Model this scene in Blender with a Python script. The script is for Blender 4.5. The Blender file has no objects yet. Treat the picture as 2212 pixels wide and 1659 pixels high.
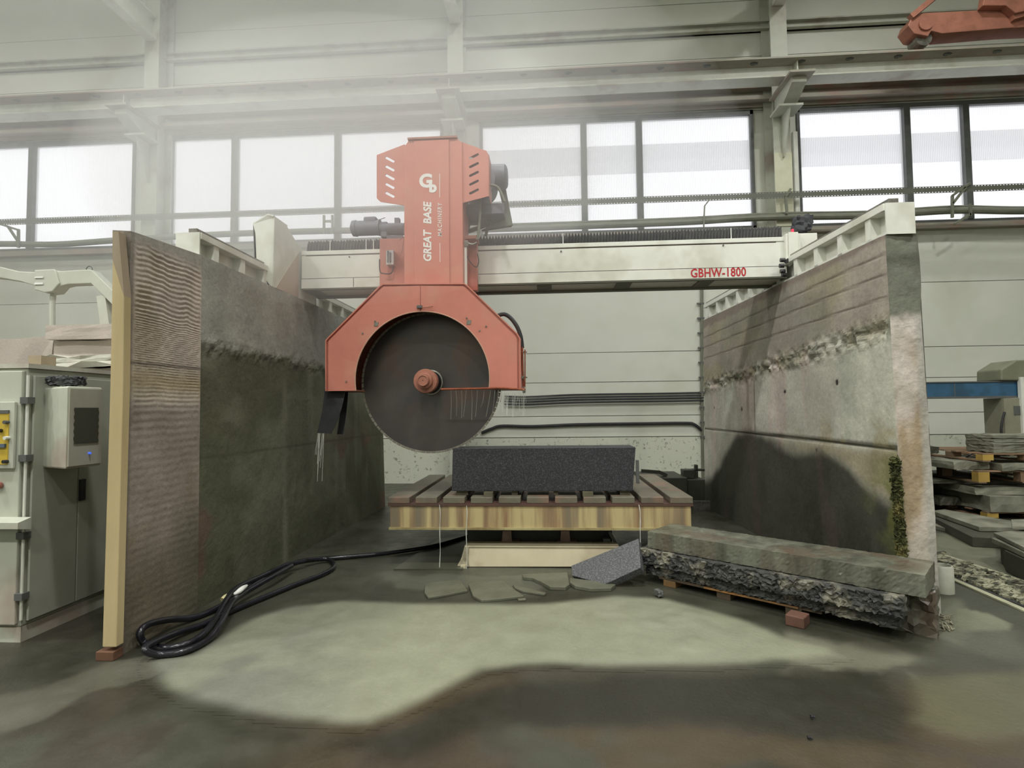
import bpy, math, random
import numpy as np
from mathutils import Vector, Matrix
random.seed(7); RNG = np.random.default_rng(7)
SC = bpy.context.scene
COL = SC.collection

# ------------------------------------------------------------------ camera
W_, H_ = 2212, 1659
FPX = 1200.0; CAM_Z = 1.5
YAW = math.atan(0.065); PITCH = math.atan(56 / 1200.0); ROLL = math.radians(0.62)
fw = Vector((-math.sin(YAW) * math.cos(PITCH), math.cos(YAW) * math.cos(PITCH), math.sin(PITCH)))
rt = Vector((math.cos(YAW), math.sin(YAW), 0.0)); up = rt.cross(fw)
c_, s_ = math.cos(ROLL), math.sin(ROLL)
rt, up = rt * c_ - up * s_, up * c_ + rt * s_
cam_d = bpy.data.cameras.new('camera'); cam = bpy.data.objects.new('camera', cam_d); COL.objects.link(cam)
cam_d.sensor_width = 36; cam_d.lens = FPX / W_ * 36; cam_d.clip_end = 200
cam.matrix_world = Matrix(((rt.x, up.x, -fw.x, 0), (rt.y, up.y, -fw.y, 0), (rt.z, up.z, -fw.z, CAM_Z), (0, 0, 0, 1)))
SC.camera = cam
SC.view_settings.view_transform = 'Standard'; SC.view_settings.look = 'None'
SC.view_settings.gamma = 1; SC.view_settings.use_curve_mapping = False
SC.view_settings.exposure = 0.0
SC.cycles.max_bounces = 6; SC.cycles.diffuse_bounces = 3; SC.cycles.glossy_bounces = 2
SC.cycles.transmission_bounces = 3; SC.cycles.volume_bounces = 2; SC.cycles.transparent_max_bounces = 10
SC.cycles.caustics_reflective = False; SC.cycles.caustics_refractive = False

# ------------------------------------------------------------------ world and lamps
wd = bpy.data.worlds.new('overcast_sky'); SC.world = wd; wd.use_nodes = True
bg = wd.node_tree.nodes['Background']; bg.inputs[0].default_value = (0.96, 0.97, 1.0, 1); bg.inputs[1].default_value = 1.6
LAMPS = [(x, y, 10.8) for y in (7.4, 1.0, -5.5) for x in (-14.0, -7.4, -0.6, 6.1)]  # leftmost column is unseen, added to brighten the left side
LAMP_POWER = (125.0, 450.0, 430.0)

# ------------------------------------------------------------------ pixel to point helpers (measuring the photograph)
def ray(px, py): return fw * FPX + rt * (px - W_ / 2) + up * (H_ / 2 - py)
def at(px, py, y):
    d = ray(px, py); t = y / d.y; return Vector((d.x * t, y, CAM_Z + d.z * t))
def onz(px, py, z=0.0):
    d = ray(px, py); t = (z - CAM_Z) / d.z; return Vector((d.x * t, d.y * t, z))
def onx(px, py, x):
    d = ray(px, py); t = x / d.x; return Vector((x, d.y * t, CAM_Z + d.z * t))

# ------------------------------------------------------------------ materials
def lin(c):
    return tuple(((v / 255.0) / 12.92 if v / 255.0 <= 0.04045 else ((v / 255.0 + 0.055) / 1.055) ** 2.4) for v in c)
MATS = {}
def mat(name, c1, c2=None, scale=4.0, rough=0.6, metal=0.0, bump=0.0, bscale=40.0, stretch=(1, 1, 1), lo=0.35, hi=0.65, c3=None, s3=1.2, attr=False, vary=0.25, spec=0.5, wave=None):
    if name in MATS: return MATS[name]
    m = bpy.data.materials.new(name); m.use_nodes = True; nt = m.node_tree; N = nt.nodes; L = nt.links
    b = N['Principled BSDF']; b.inputs['Roughness'].default_value = rough; b.inputs['Metallic'].default_value = metal
    b.inputs['Specular IOR Level'].default_value = spec
    tc = N.new('ShaderNodeTexCoord'); mp = N.new('ShaderNodeMapping'); mp.inputs['Scale'].default_value = stretch
    ge = N.new('ShaderNodeNewGeometry')
    L.new(ge.outputs['Position'] if attr else tc.outputs['Object'], mp.inputs['Vector'])
    def noise(sc, det=6):
        n = N.new('ShaderNodeTexNoise'); n.inputs['Scale'].default_value = sc; n.inputs['Detail'].default_value = det
        n.inputs['Roughness'].default_value = 0.62; L.new(mp.outputs[0], n.inputs['Vector']); return n
    def ramp(src, a, b_):
        r = N.new('ShaderNodeMapRange'); r.inputs[1].default_value = a; r.inputs[2].default_value = b_; L.new(src, r.inputs[0]); return r
    def mix(fac, A, B, mode='MIX'):
        x = N.new('ShaderNodeMix'); x.data_type = 'RGBA'; x.blend_type = mode
        if isinstance(fac, float): x.inputs[0].default_value = fac
        else: L.new(fac, x.inputs[0])
        for i, v in ((6, A), (7, B)):
            if isinstance(v, tuple): x.inputs[i].default_value = v + (1,)
            else: L.new(v, x.inputs[i])
        return x.outputs[2]
    if attr:
        at_ = N.new('ShaderNodeAttribute'); at_.attribute_name = 'col'
        n = noise(scale); r = ramp(n.outputs[0], 0.3, 0.7)
        colr = mix(r.outputs[0], (1 - vary,) * 3, (1 + vary * 0.6,) * 3)
        colr = mix(1.0, at_.outputs['Color'], colr, 'MULTIPLY')
        n2 = noise(scale * 9, 4); r2 = ramp(n2.outputs[0], 0.3, 0.7)
        colr = mix(1.0, colr, mix(r2.outputs[0], (1 - vary * 0.6,) * 3, (1 + vary * 0.4,) * 3), 'MULTIPLY')
        rr = N.new('ShaderNodeMapRange'); L.new(n.outputs[0], rr.inputs[0]); rr.inputs[1].default_value = 0.3; rr.inputs[2].default_value = 0.7
        rr.inputs[3].default_value = max(0.05, rough - 0.12); rr.inputs[4].default_value = min(1, rough + 0.12); L.new(rr.outputs[0], b.inputs['Roughness'])
    else:
        colr = lin(c1)
        if c2:
            n = noise(scale); r = ramp(n.outputs[0], lo, hi); colr = mix(r.outputs[0], lin(c1), lin(c2))
        if c3:
            n3 = noise(s3, 3); r3 = ramp(n3.outputs[0], 0.52, 0.66); colr = mix(r3.outputs[0], colr, lin(c3))
    if isinstance(colr, tuple): b.inputs['Base Color'].default_value = colr + (1,)
    else: L.new(colr, b.inputs['Base Color'])
    if bump:
        nb = noise(bscale, 5); bp = N.new('ShaderNodeBump'); bp.inputs['Strength'].default_value = min(1, bump); bp.inputs['Distance'].default_value = 0.01
        L.new(nb.outputs[0], bp.inputs['Height']); L.new(bp.outputs[0], b.inputs['Normal'])
    MATS[name] = m; return m
def glow(name, c, s):
    m = bpy.data.materials.new(name); m.use_nodes = True; b = m.node_tree.nodes['Principled BSDF']
    b.inputs['Base Color'].default_value = lin(c) + (1,); b.inputs['Emission Color'].default_value = lin(c) + (1,); b.inputs['Emission Strength'].default_value = s
    return m

# ------------------------------------------------------------------ mesh builder
class MB:
    def __init__(s): s.v = []; s.f = []; s.c = None
    def quad_box(s, P):
        i = len(s.v); s.v += [tuple(p) for p in P]
        s.f += [(i, i+3, i+2, i+1), (i+4, i+5, i+6, i+7), (i, i+1, i+5, i+4), (i+1, i+2, i+6, i+5), (i+2, i+3, i+7, i+6), (i+3, i, i+4, i+7)]
        return s
    def box(s, x0, x1, y0, y1, z0, z1):
        if x0 > x1: x0, x1 = x1, x0
        if y0 > y1: y0, y1 = y1, y0
        if z0 > z1: z0, z1 = z1, z0
        return s.quad_box([(x0,y0,z0),(x1,y0,z0),(x1,y1,z0),(x0,y1,z0),(x0,y0,z1),(x1,y0,z1),(x1,y1,z1),(x0,y1,z1)])
    def obox(s, o, u, v, w):
        o, u, v, w = Vector(o), Vector(u), Vector(v), Vector(w)
        if u.cross(v).dot(w) < 0: u, v = v, u
        return s.quad_box([o, o+u, o+u+v, o+v, o+w, o+u+w, o+u+v+w, o+v+w])
    def bar(s, p0, p1, w, h, upv=(0,0,1)):
        p0, p1 = Vector(p0), Vector(p1); d = (p1-p0).normalized(); U = Vector(upv)
        if abs(d.dot(U)) > 0.98: U = Vector((0,1,0))
        sx = d.cross(U).normalized(); sz = sx.cross(d).normalized()
        return s.obox(p0 - sx*w/2 - sz*h/2, p1-p0, sx*w, sz*h)
    def prism(s, P, vec):
        P = [Vector(p) for p in P]; vec = Vector(vec); n = len(P); i = len(s.v)
        nrm = Vector((0,0,0))
        for k in range(n): nrm += (P[k]-P[0]).cross(P[(k+1) % n]-P[0])
        if nrm.dot(vec) > 0: P = P[::-1]
        s.v += [tuple(p) for p in P] + [tuple(p+vec) for p in P]
        s.f.append(tuple(range(i, i+n))); s.f.append(tuple(range(i+2*n-1, i+n-1, -1)))
        for k in range(n): a, b = i+k, i+(k+1) % n; s.f.append((b, a, a+n, b+n))
        return s
    def cyl(s, p0, p1, r, r1=None, n=24):
        p0, p1 = Vector(p0), Vector(p1); r1 = r if r1 is None else r1; d = (p1-p0).normalized()
        a = d.orthogonal().normalized(); b = d.cross(a); i = len(s.v)
        for p, q in ((p0, r), (p1, r1)):
            for k in range(n): t = 2*math.pi*k/n; s.v.append(tuple(p + (a*math.cos(t)+b*math.sin(t))*q))
        s.f.append(tuple(range(i+n-1, i-1, -1))); s.f.append(tuple(range(i+n, i+2*n)))
        for k in range(n): j = (k+1) % n; s.f.append((i+k, i+j, i+n+j, i+n+k))
        return s
    def tube(s, pts, r, n=10, sub=6, rs=None):
        P = [Vector(p) for p in pts]
        if sub > 1 and len(P) > 2:
            Q = []
            for k in range(len(P)-1):
                a = P[max(k-1, 0)]; b = P[k]; c = P[k+1]; d = P[min(k+2, len(P)-1)]
                for j in range(sub):
                    t = j/sub; Q.append(0.5*((2*b)+(c-a)*t+(2*a-5*b+4*c-d)*t*t+(3*b-a-3*c+d)*t**3))
            Q.append(P[-1]); P = Q
        i = len(s.v); m = len(P); T0 = (P[1]-P[0]).normalized(); A = T0.orthogonal().normalized()
        for k, p in enumerate(P):
            T = (P[min(k+1, m-1)]-P[max(k-1, 0)]).normalized(); A = (A - T*A.dot(T)).normalized(); B = T.cross(A)
            q = r if rs is None else r*rs(k/(m-1))
            for j in range(n): t = 2*math.pi*j/n; s.v.append(tuple(p+(A*math.cos(t)+B*math.sin(t))*q))
        for k in range(m-1):
            for j in range(n): a = i+k*n+j; b = i+k*n+(j+1) % n; s.f.append((a, b, b+n, a+n))
        s.f.append(tuple(range(i+n-1, i-1, -1))); s.f.append(tuple(range(i+(m-1)*n, i+m*n)))
        return s
    def lathe(s, c, axis, prof, n=48):   # prof: (distance along axis, radius)
        c = Vector(c); ax = Vector(axis).normalized(); a = ax.orthogonal().normalized(); b = ax.cross(a); i = len(s.v)
        for h, r in prof:
            for k in range(n): t = 2*math.pi*k/n; s.v.append(tuple(c+ax*h+(a*math.cos(t)+b*math.sin(t))*max(r, 1e-4)))
        for q in range(len(prof)-1):
            for k in range(n): x = i+q*n+k; y = i+q*n+(k+1) % n; s.f.append((x, y, y+n, x+n))
        s.f.append(tuple(range(i+n-1, i-1, -1))); e = i+(len(prof)-1)*n; s.f.append(tuple(range(e, e+n)))
        return s
    def grid(s, P, cols=None):           # P: array (a,b,3)
        a, b = P.shape[:2]; i = len(s.v); s.v += [tuple(p) for p in P.reshape(-1, 3)]
        for q in range(a-1):
            for k in range(b-1): o = i+q*b+k; s.f.append((o, o+1, o+b+1, o+b))
        if cols is not None:
            if s.c is None: s.c = []
            s.c += [tuple(c) for c in cols.reshape(-1, 3)]
        return s
    def rough_box(s, o, u, v, w, n=(24, 8, 8), amp=0.01, seed=1, only=None):
        """box whose faces are broken stone: each side a displaced grid sharing its border"""
        o, u, v, w = [np.array(q, float) for q in (o, u, v, w)]
        nu, nv, nw = n; idx = {}; rng = np.random.default_rng(seed)
        ctr = o + (u+v+w)/2; lo = len(s.v)
        def vid(i, j, k):
            key = (i, j, k)
            if key not in idx:
                p = o + u*i/nu + v*j/nv + w*k/nw
                d = rng.normal(0, 1, 3)*amp
                if only is not None: d = d*np.array(only(i/nu, j/nv, k/nw))
                idx[key] = len(s.v); s.v.append(tuple(p+d))
            return idx[key]
        flip = np.dot(np.cross(u, v), w) < 0
        def F(a, b, c, d): s.f.append((a, b, c, d) if not flip else (d, c, b, a))
        for i in range(nu):
            for j in range(nv):
                F(vid(i,j,0), vid(i,j+1,0), vid(i+1,j+1,0), vid(i+1,j,0)); F(vid(i,j,nw), vid(i+1,j,nw), vid(i+1,j+1,nw), vid(i,j+1,nw))
        for i in range(nu):
            for k in range(nw):
                F(vid(i,0,k), vid(i+1,0,k), vid(i+1,0,k+1), vid(i,0,k+1)); F(vid(i,nv,k), vid(i,nv,k+1), vid(i+1,nv,k+1), vid(i+1,nv,k))
        for j in range(nv):
            for k in range(nw):
                F(vid(0,j,k), vid(0,j,k+1), vid(0,j+1,k+1), vid(0,j+1,k)); F(vid(nu,j,k), vid(nu,j+1,k), vid(nu,j+1,k+1), vid(nu,j,k+1))
        return s
    def build(s, name, m, parent=None, smooth=False, bevel=0.0):
        V = np.array(s.v, float)
        if parent is None:
            org = Vector(((V[:,0].min()+V[:,0].max())/2, (V[:,1].min()+V[:,1].max())/2, V[:,2].min()))
        else:
            org = Vector(parent['_org'])
        me = bpy.data.meshes.new(name); me.from_pydata((V-np.array(org)).tolist(), [], s.f); me.update()
        if s.c is not None:
            ca = me.color_attributes.new('col', 'FLOAT_COLOR', 'POINT')
            arr = np.ones((len(V), 4), np.float32); cc = np.array(s.c, np.float32); arr[:len(cc), :3] = cc
            if len(cc) < len(V): arr[len(cc):, :3] = cc.mean(0)
            ca.data.foreach_set('color', arr.ravel())
        me.materials.append(m)
        o = bpy.data.objects.new(name, me); COL.objects.link(o)
        if parent is None: o.location = org
        else: o.parent = parent
        o['_org'] = tuple(org)
        if smooth:
            for p in me.polygons: p.use_smooth = True
            try: me.set_sharp_from_angle(angle=math.radians(35))
            except Exception: pass
        if bevel:
            b = o.modifiers.new('bevel', 'BEVEL'); b.width = bevel; b.segments = 2; b.limit_method = 'ANGLE'; b.angle_limit = math.radians(40)
        return o
def thing(name, label, cat, org, group=None):
    o = bpy.data.objects.new(name, None); COL.objects.link(o); o.location = org; o['_org'] = tuple(org); o.empty_display_size = 0.1
    return tag(o, label, cat, group)
def tag(o, label, cat, group=None, kind=None):
    o['label'] = label; o['category'] = cat
    if group: o['group'] = group
    if kind: o['kind'] = kind
    return o
def struct(o, kind='structure'): o['kind'] = kind; return o
def copy_tree(o, loc=None, label=None):
    def cp(src, par):
        c = src.copy(); COL.objects.link(c); c.parent = par
        for ch in src.children: cp(ch, c)
        return c
    c = cp(o, None)
    if loc is not None: c.location = loc
    if label: c['label'] = label
    return c
def plate(name, loops, thick, M4, m, parent):
    """a flat plate with real cut-outs: 2-D loops, extruded"""
    cu = bpy.data.curves.new(name, 'CURVE'); cu.dimensions = '2D'; cu.fill_mode = 'BOTH'; cu.extrude = thick/2
    for lp in loops:
        sp = cu.splines.new('POLY'); sp.points.add(len(lp)-1)
        for p, q in zip(sp.points, lp): p.co = (q[0], q[1], 0, 1)
        sp.use_cyclic_u = True
    return curve_mesh(name, cu, M4, m, parent)
def curve_mesh(name, cu, M4, m, parent):
    t = bpy.data.objects.new('t', cu); COL.objects.link(t)
    dg = bpy.context.evaluated_depsgraph_get(); me = bpy.data.meshes.new_from_object(t.evaluated_get(dg)); bpy.data.objects.remove(t)
    me.transform(Matrix.Translation(-Vector(parent['_org'])) @ M4); me.materials.clear(); me.materials.append(m); me.name = name
    o = bpy.data.objects.new(name, me); COL.objects.link(o); o.parent = parent; o['_org'] = parent['_org']; return o
def text(name, s, size, M4, m, parent, bold=0.0, shear=0.0, sx=1.0, ext=0.001, space=1.0):
    cu = bpy.data.curves.new(name, 'FONT'); cu.body = s; cu.size = size; cu.align_x = 'CENTER'; cu.align_y = 'CENTER'
    cu.offset = bold; cu.shear = shear; cu.extrude = ext; cu.space_character = space; cu.resolution_u = 4
    return curve_mesh(name, cu, M4 @ Matrix.Diagonal((sx, 1, 1, 1)), m, parent)
def fbm(X, Y, scale, seed, octv=4):
    out = np.zeros(np.broadcast(X, Y).shape); amp = 1.0; tot = 0
    for o in range(octv):
        rng = np.random.default_rng(seed+o*17); T = rng.random((64, 64))
        x = X*scale*2**o+100; y = Y*scale*2**o+100; xi = np.floor(x).astype(int); yi = np.floor(y).astype(int)
        fx = x-xi; fy = y-yi; fx = fx*fx*(3-2*fx); fy = fy*fy*(3-2*fy)
        g = lambda a, b: T[a % 64, b % 64]
        out = out + amp*((g(xi, yi)*(1-fx)+g(xi+1, yi)*fx)*(1-fy)+(g(xi, yi+1)*(1-fx)+g(xi+1, yi+1)*fx)*fy); tot += amp; amp *= 0.5
    return out/tot
def smooth(a, b, x): t = np.clip((x-a)/(b-a), 0, 1); return t*t*(3-2*t)
def blend(A, c, m): return A*(1-m[..., None])+np.array(lin(c))*m[..., None]
def sdf(px, py, poly):
    poly = np.array(poly, float); d = np.full(px.shape, 1e9); ins = np.zeros(px.shape, bool); n = len(poly)
    for i in range(n):
        a = poly[i]; b = poly[(i+1) % n]; e = b-a; wx = px-a[0]; wy = py-a[1]
        t = np.clip((wx*e[0]+wy*e[1])/(e@e), 0, 1); d = np.minimum(d, np.hypot(wx-e[0]*t, wy-e[1]*t))
        c = ((a[1] > py) != (b[1] > py)); xin = (b[0]-a[0])*(py-a[1])/(b[1]-a[1]+1e-12)+a[0]; ins ^= c & (px < xin)
    return np.where(ins, d, -d)

# palette
m_panel = mat('wall panel', (214, 215, 204), (206, 208, 195), scale=0.8, rough=0.38, c3=(202, 203, 188), s3=0.5)
m_plinth = mat('speckled plinth', (204, 206, 190), (140, 142, 126), scale=14, rough=0.8, lo=0.58, hi=0.66, bump=0.4)
m_steelwhite = mat('painted steel', (192, 194, 180), (178, 180, 165), scale=2.0, rough=0.5, c3=(158, 150, 136), s3=1.3)
m_steelrust = mat('rusty painted steel', (160, 160, 146), (146, 132, 120), scale=2.2, rough=0.65, c3=(166, 138, 126), s3=2.5, stretch=(0.5, 1, 1))
m_dark = mat('dark grey frame', (96, 98, 96), (84, 86, 84), scale=5, rough=0.5)
m_pipe = mat('grey pipe', (118, 120, 104), (100, 102, 88), scale=3, rough=0.5)
m_rail = mat('white machine paint', (226, 227, 218), (214, 215, 204), scale=2.5, rough=0.42, c3=(200, 200, 186), s3=1.8)
m_red = mat('red orange machine paint', (198, 126, 110), (188, 116, 100), scale=2.5, rough=0.42, c3=(192, 130, 112), s3=3.0)
m_redd = mat('worn red paint', (172, 114, 94), (146, 96, 78), scale=5, rough=0.5, bump=0.1)
m_white = mat('white lettering', (226, 226, 222), rough=0.5)
m_redtxt = mat('red lettering', (176, 30, 40), rough=0.5)
m_motor = mat('blue grey motor', (120, 122, 132), (104, 106, 114), scale=6, rough=0.5)
m_black = mat('black rubber', (30, 30, 34), (44, 44, 46), scale=8, rough=0.42)
m_hose = mat('wet black hose', (20, 20, 26), (34, 34, 40), scale=6, rough=0.22)
m_line = mat('dark seam', (52, 34, 28), rough=0.7)
m_screw = mat('dull metal', (150, 146, 138), (110, 108, 100), scale=20, rough=0.35, metal=0.6)
m_copper = mat('copper pipe', (158, 84, 56), (120, 64, 44), scale=12, rough=0.35, metal=0.3)

# ================================================================== SETTING
YB = 11.466
XL, XR, YF, ZC = -17.0, 15.0, -11.0, 11.6
ZS, ZW = 5.12, 7.60            # window sill and head
colx = [at(322, 400, 10.95).x, at(985, 400, 10.95).x, at(1693, 400, 10.95).x]
def wx(px): return at(px, 400, YB).x
bays = [(XL+1.0, wx(293), [wx(70)]), (wx(368), wx(958), [wx(508), wx(730)]), (wx(1037), wx(1630), [wx(1262), wx(1382)]), (wx(1724), XR-1.0, [wx(1962), wx(2090)])]
# back wall from panel strips with open joints
mb = MB(); z = 0.93
def strip(z0, z1, x0=XL, x1=XR): mb.box(x0, x1, YB, YB+0.12, z0+0.006, z1-0.006)
zz = [0.93, 1.36, 2.05, 2.66, 3.95, ZS]
for a, b in zip(zz[:-1], zz[1:]): strip(a, b)
zz = [ZW, 8.75, 9.95, ZC]
for a, b in zip(zz[:-1], zz[1:]): strip(a, b)
edges = [XL] + [e for b in bays for e in (b[0], b[1])] + [XR]
for k in range(0, len(edges), 2): strip(ZS, ZW, edges[k], edges[k+1])
mb.box(XL, XR, YB+0.10, YB+0.2, 0.9, ZS); mb.box(XL, XR, YB+0.10, YB+0.2, ZW, ZC)
wall = struct(mb.build('wall_back', m_panel))
struct(MB().box(XL, XR, YB-0.03, YB+0.2, 0, 0.92).build('baseboard_back', m_plinth))
struct(MB().box(XL-0.2, XL, YF, YB, 0, ZC).build('wall_left', m_panel))
struct(MB().box(XR, XR+0.2, YF, YB, 0, ZC).build('wall_right', m_panel))
struct(MB().box(XL, XR, YF-0.2, YF, 0, ZC).build('wall_front', m_panel))
struct(MB().box(XL-0.2, XR+0.2, YF-0.2, YB+0.2, ZC, ZC+0.2).build('ceiling', m_panel))

# window panes: ribbed polycarbonate, partly clear, partly diffusing
def pane_mat():
    m = bpy.data.materials.new('ribbed polycarbonate'); m.use_nodes = True; nt = m.node_tree; N = nt.nodes; L = nt.links
    for n in list(N): N.remove(n)
    out = N.new('ShaderNodeOutputMaterial'); tr = N.new('ShaderNodeBsdfTransparent'); tl = N.new('ShaderNodeBsdfTranslucent'); mx = N.new('ShaderNodeMixShader')
    tc = N.new('ShaderNodeTexCoord'); wv = N.new('ShaderNodeTexWave'); wv.bands_direction = 'X'; wv.inputs['Scale'].default_value = 9.0
    L.new(tc.outputs['Object'], wv.inputs['Vector']); mr = N.new('ShaderNodeMapRange'); mr.inputs[3].default_value = 0.80; mr.inputs[4].default_value = 0.99
    L.new(wv.outputs['Fac'], mr.inputs[0]); cb = N.new('ShaderNodeCombineColor')
    for k in range(3): L.new(mr.outputs[0], cb.inputs[k])
    L.new(cb.outputs[0], tr.inputs[0]); L.new(cb.outputs[0], tl.inputs[0]); mx.inputs[0].default_value = 0.45
    L.new(tr.outputs[0], mx.inputs[1]); L.new(tl.outputs[0], mx.inputs[2]); L.new(mx.outputs[0], out.inputs[0]); return m
m_pane = pane_mat()
for i, (x0, x1, ml) in enumerate(bays):
    f = MB()
    f.box(x0, x1, YB-0.04, YB+0.1, ZW-0.09, ZW); f.box(x0, x1, YB-0.04, YB+0.1, ZS, ZS+0.07); f.box(x0, x0+0.06, YB-0.04, YB+0.1, ZS, ZW); f.box(x1-0.06, x1, YB-0.04, YB+0.1, ZS, ZW)
    w = struct(f.build('window_%d' % (i+1), m_dark))
    for x in ml: MB().box(x-0.06, x+0.06, YB-0.06, YB+0.09, ZS+0.07, ZW-0.09).build('mullion', m_dark, w)
    e = [x0] + ml + [x1]
    for a, b in zip(e[:-1], e[1:]): MB().box(a+0.06, b-0.06, YB+0.03, YB+0.04, ZS+0.07, ZW-0.09).build('pane', m_pane, w)
# lintel and sill channels
struct(MB().box(XL, XR, YB-0.22, YB, ZW+0.12, ZW+0.20).box(XL, XR, YB-0.05, YB, ZW+0.04, ZW+0.42).box(XL, XR, YB-0.22, YB, ZW+0.36, ZW+0.42).build('trim_1', m_steelrust))
struct(MB().box(XL, XR, YB-0.16, YB, ZS-0.13, ZS-0.02).build('trim_2', m_steelrust))
struct(MB().box(XL, XR, YB-0.14, YB, 9.24, 9.28).box(XL, XR, YB-0.05, YB, 9.24, 9.42).box(XL, XR, YB-0.14, YB, 9.39, 9.42).build('trim_3', m_steelwhite))
# seen through the upper panes: eave of the next roof
tag(MB().box(colx[1]-0.3, XR+6, YB+1.6, YB+2.3, 7.35, 7.75).build('roof_eave', mat('grey eave', (120, 120, 120), rough=0.8)), 'grey eave band outdoors, seen through the upper part of the ribbed windows', 'eave')

# steel columns with corbels
def column(x, lab):
    r = thing('steel_column', lab, 'column', (x, 11.2, 0), 'steel wall columns')
    b = MB(); b.box(x-0.16, x+0.16, 10.95, 10.97, 0, ZC).box(x-0.16, x+0.16, 11.40, 11.42, 0, ZC).box(x-0.01, x+0.01, 10.97, 11.40, 0, ZC); b.build('post', m_steelwhite, r)
    MB().box(x-0.22, x+0.22, 10.0, 10.96, 7.50, 7.54).build('seat_plate', m_steelrust, r)
    MB().prism([(x-0.13, 10.15, 7.50), (x-0.13, 10.15, 7.40), (x-0.13, 10.55, 7.22), (x-0.13, 10.94, 7.22), (x-0.13, 10.94, 7.50)], (0.26, 0, 0)).build('stub_beam', m_steelwhite, r)
    g = MB(); g.box(x-0.22, x+0.22, 10.50, 10.94, 7.16, 7.20); g.prism([(x-0.012, 10.55, 7.16), (x-0.012, 10.94, 7.16), (x-0.012, 10.94, 6.35), (x-0.012, 10.88, 6.35)], (0.024, 0, 0)); g.build('corbel', m_steelwhite, r)
    return r
clab = ['hazy grey steel column furthest left, between the left window bays', 'pale steel column in the middle, rising behind the orange stone saw', 'pale steel column with rusty flange, right of the stone saw bridge']
cols_ = [column(x, l) for x, l in zip(colx, clab)]
x3 = colx[2]
b = MB().box(x3-0.165, x3+0.165, 10.93, 10.948, 5.0, 6.45); b.build('notice_plate', mat('pale notice', (206, 206, 182), (196, 196, 170), rough=0.5), cols_[2])
tag(MB().tube([(x3+0.28, 11.05, 0.0), (x3+0.28, 11.05, 3.0), (x3+0.28, 11.05, 6.9)], 0.055, sub=1).build('drain_pipe', m_rail), 'thin pale vertical pipe beside the rusty column on the right', 'pipe')
# rafter haunches running from each column toward the hall
for x, lab in zip(colx, ('white roof rafter running out from the leftmost column', 'white roof rafter above the middle column', 'white roof rafter above the right column')):
    tag(MB().box(x-0.11, x+0.11, -10.8, 10.94, 9.42, 9.50).box(x-0.02, x+0.02, -10.8, 10.94, 9.50, 9.9).box(x-0.11, x+0.11, -10.8, 10.94, 9.9, 9.94).build('roof_rafter', m_rail), lab, 'rafter', 'roof rafters')

# crane runway beam
rz = 7.56
rb = thing('crane_runway_beam', 'long pale steel I beam of the overhead crane track above the windows', 'beam', (0, 10.35, rz))
MB().box(XL+0.3, XR-0.3, 10.10, 10.62, rz+0.27, rz+0.30).build('top_flange', m_steelrust, rb)
MB().box(XL+0.3, XR-0.3, 10.36, 10.385, rz+0.02, rz+0.27).build('web', m_rail, rb)
MB().box(XL+0.3, XR-0.3, 10.22, 10.53, rz-0.005, rz+0.02).build('bottom_flange', m_steelwhite, rb)
MB().box(XL+0.3, XR-0.3, 10.33, 10.41, rz+0.30, rz+0.40).build('track', m_steelrust, rb)
for k in range(26):
    x = -11.5+k*0.85; MB().box(x, x+0.13, 10.2, 10.24, rz+0.255, rz+0.27).box(x+0.03, x+0.09, 10.18, 10.28, rz+0.262, rz+0.268).build('rail_clip', m_dark, rb)
for x in colx: MB().box(x-0.012, x+0.012, 10.2, 10.55, rz+0.02, rz+0.27).build('end_plate', m_steelwhite, rb)

# red overhead crane carriage on the runway
def crane():
    p = at(2000, 80, 10.2); x0 = p.x; z0 = rz+0.42
    r = thing('crane_carriage', 'rust red overhead crane carriage on the runway beam, top right', 'crane', (x0+1.5, 10.3, z0))
    h = lambda px, py: at(px, py, 10.05)
    P = [h(1975, 72), h(1962, 55), h(1968, 40), h(1990, 28), h(2110, 22), h(2125, 8), h(2300, -10), h(2300, 55), h(2180, 60), h(2035, 72), h(2012, 66), h(2005, 78)]
    MB().prism([q for q in P], (0, 0.32, 0)).build('frame', m_redd, r, bevel=0.01)
    c = h(1998, 53); MB().cyl((c.x, 10.06, c.z), (c.x, 10.02, c.z), 0.115).build('wheel_cap', m_redd, r, smooth=True)
    MB().cyl((c.x+0.02, 10.12, rz+0.52), (c.x+0.02, 10.36, rz+0.52), 0.14).build('wheel', m_screw, r, smooth=True)
    MB().bar(h(1966, 38), h(2022, -8), 0.1, 0.09).build('arm', m_redd, r)
    MB().prism([h(2110, 24), h(2120, -30), h(2320, -40), h(2320, 10), h(2180, 40), h(2160, 24)], (0, -0.14, 0)).build('girder', m_redd, r, bevel=0.01)
    MB().bar(h(2180, 42), h(2320, 0), 0.18, 0.12).build('brace', m_redd, r)
crane()

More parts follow.
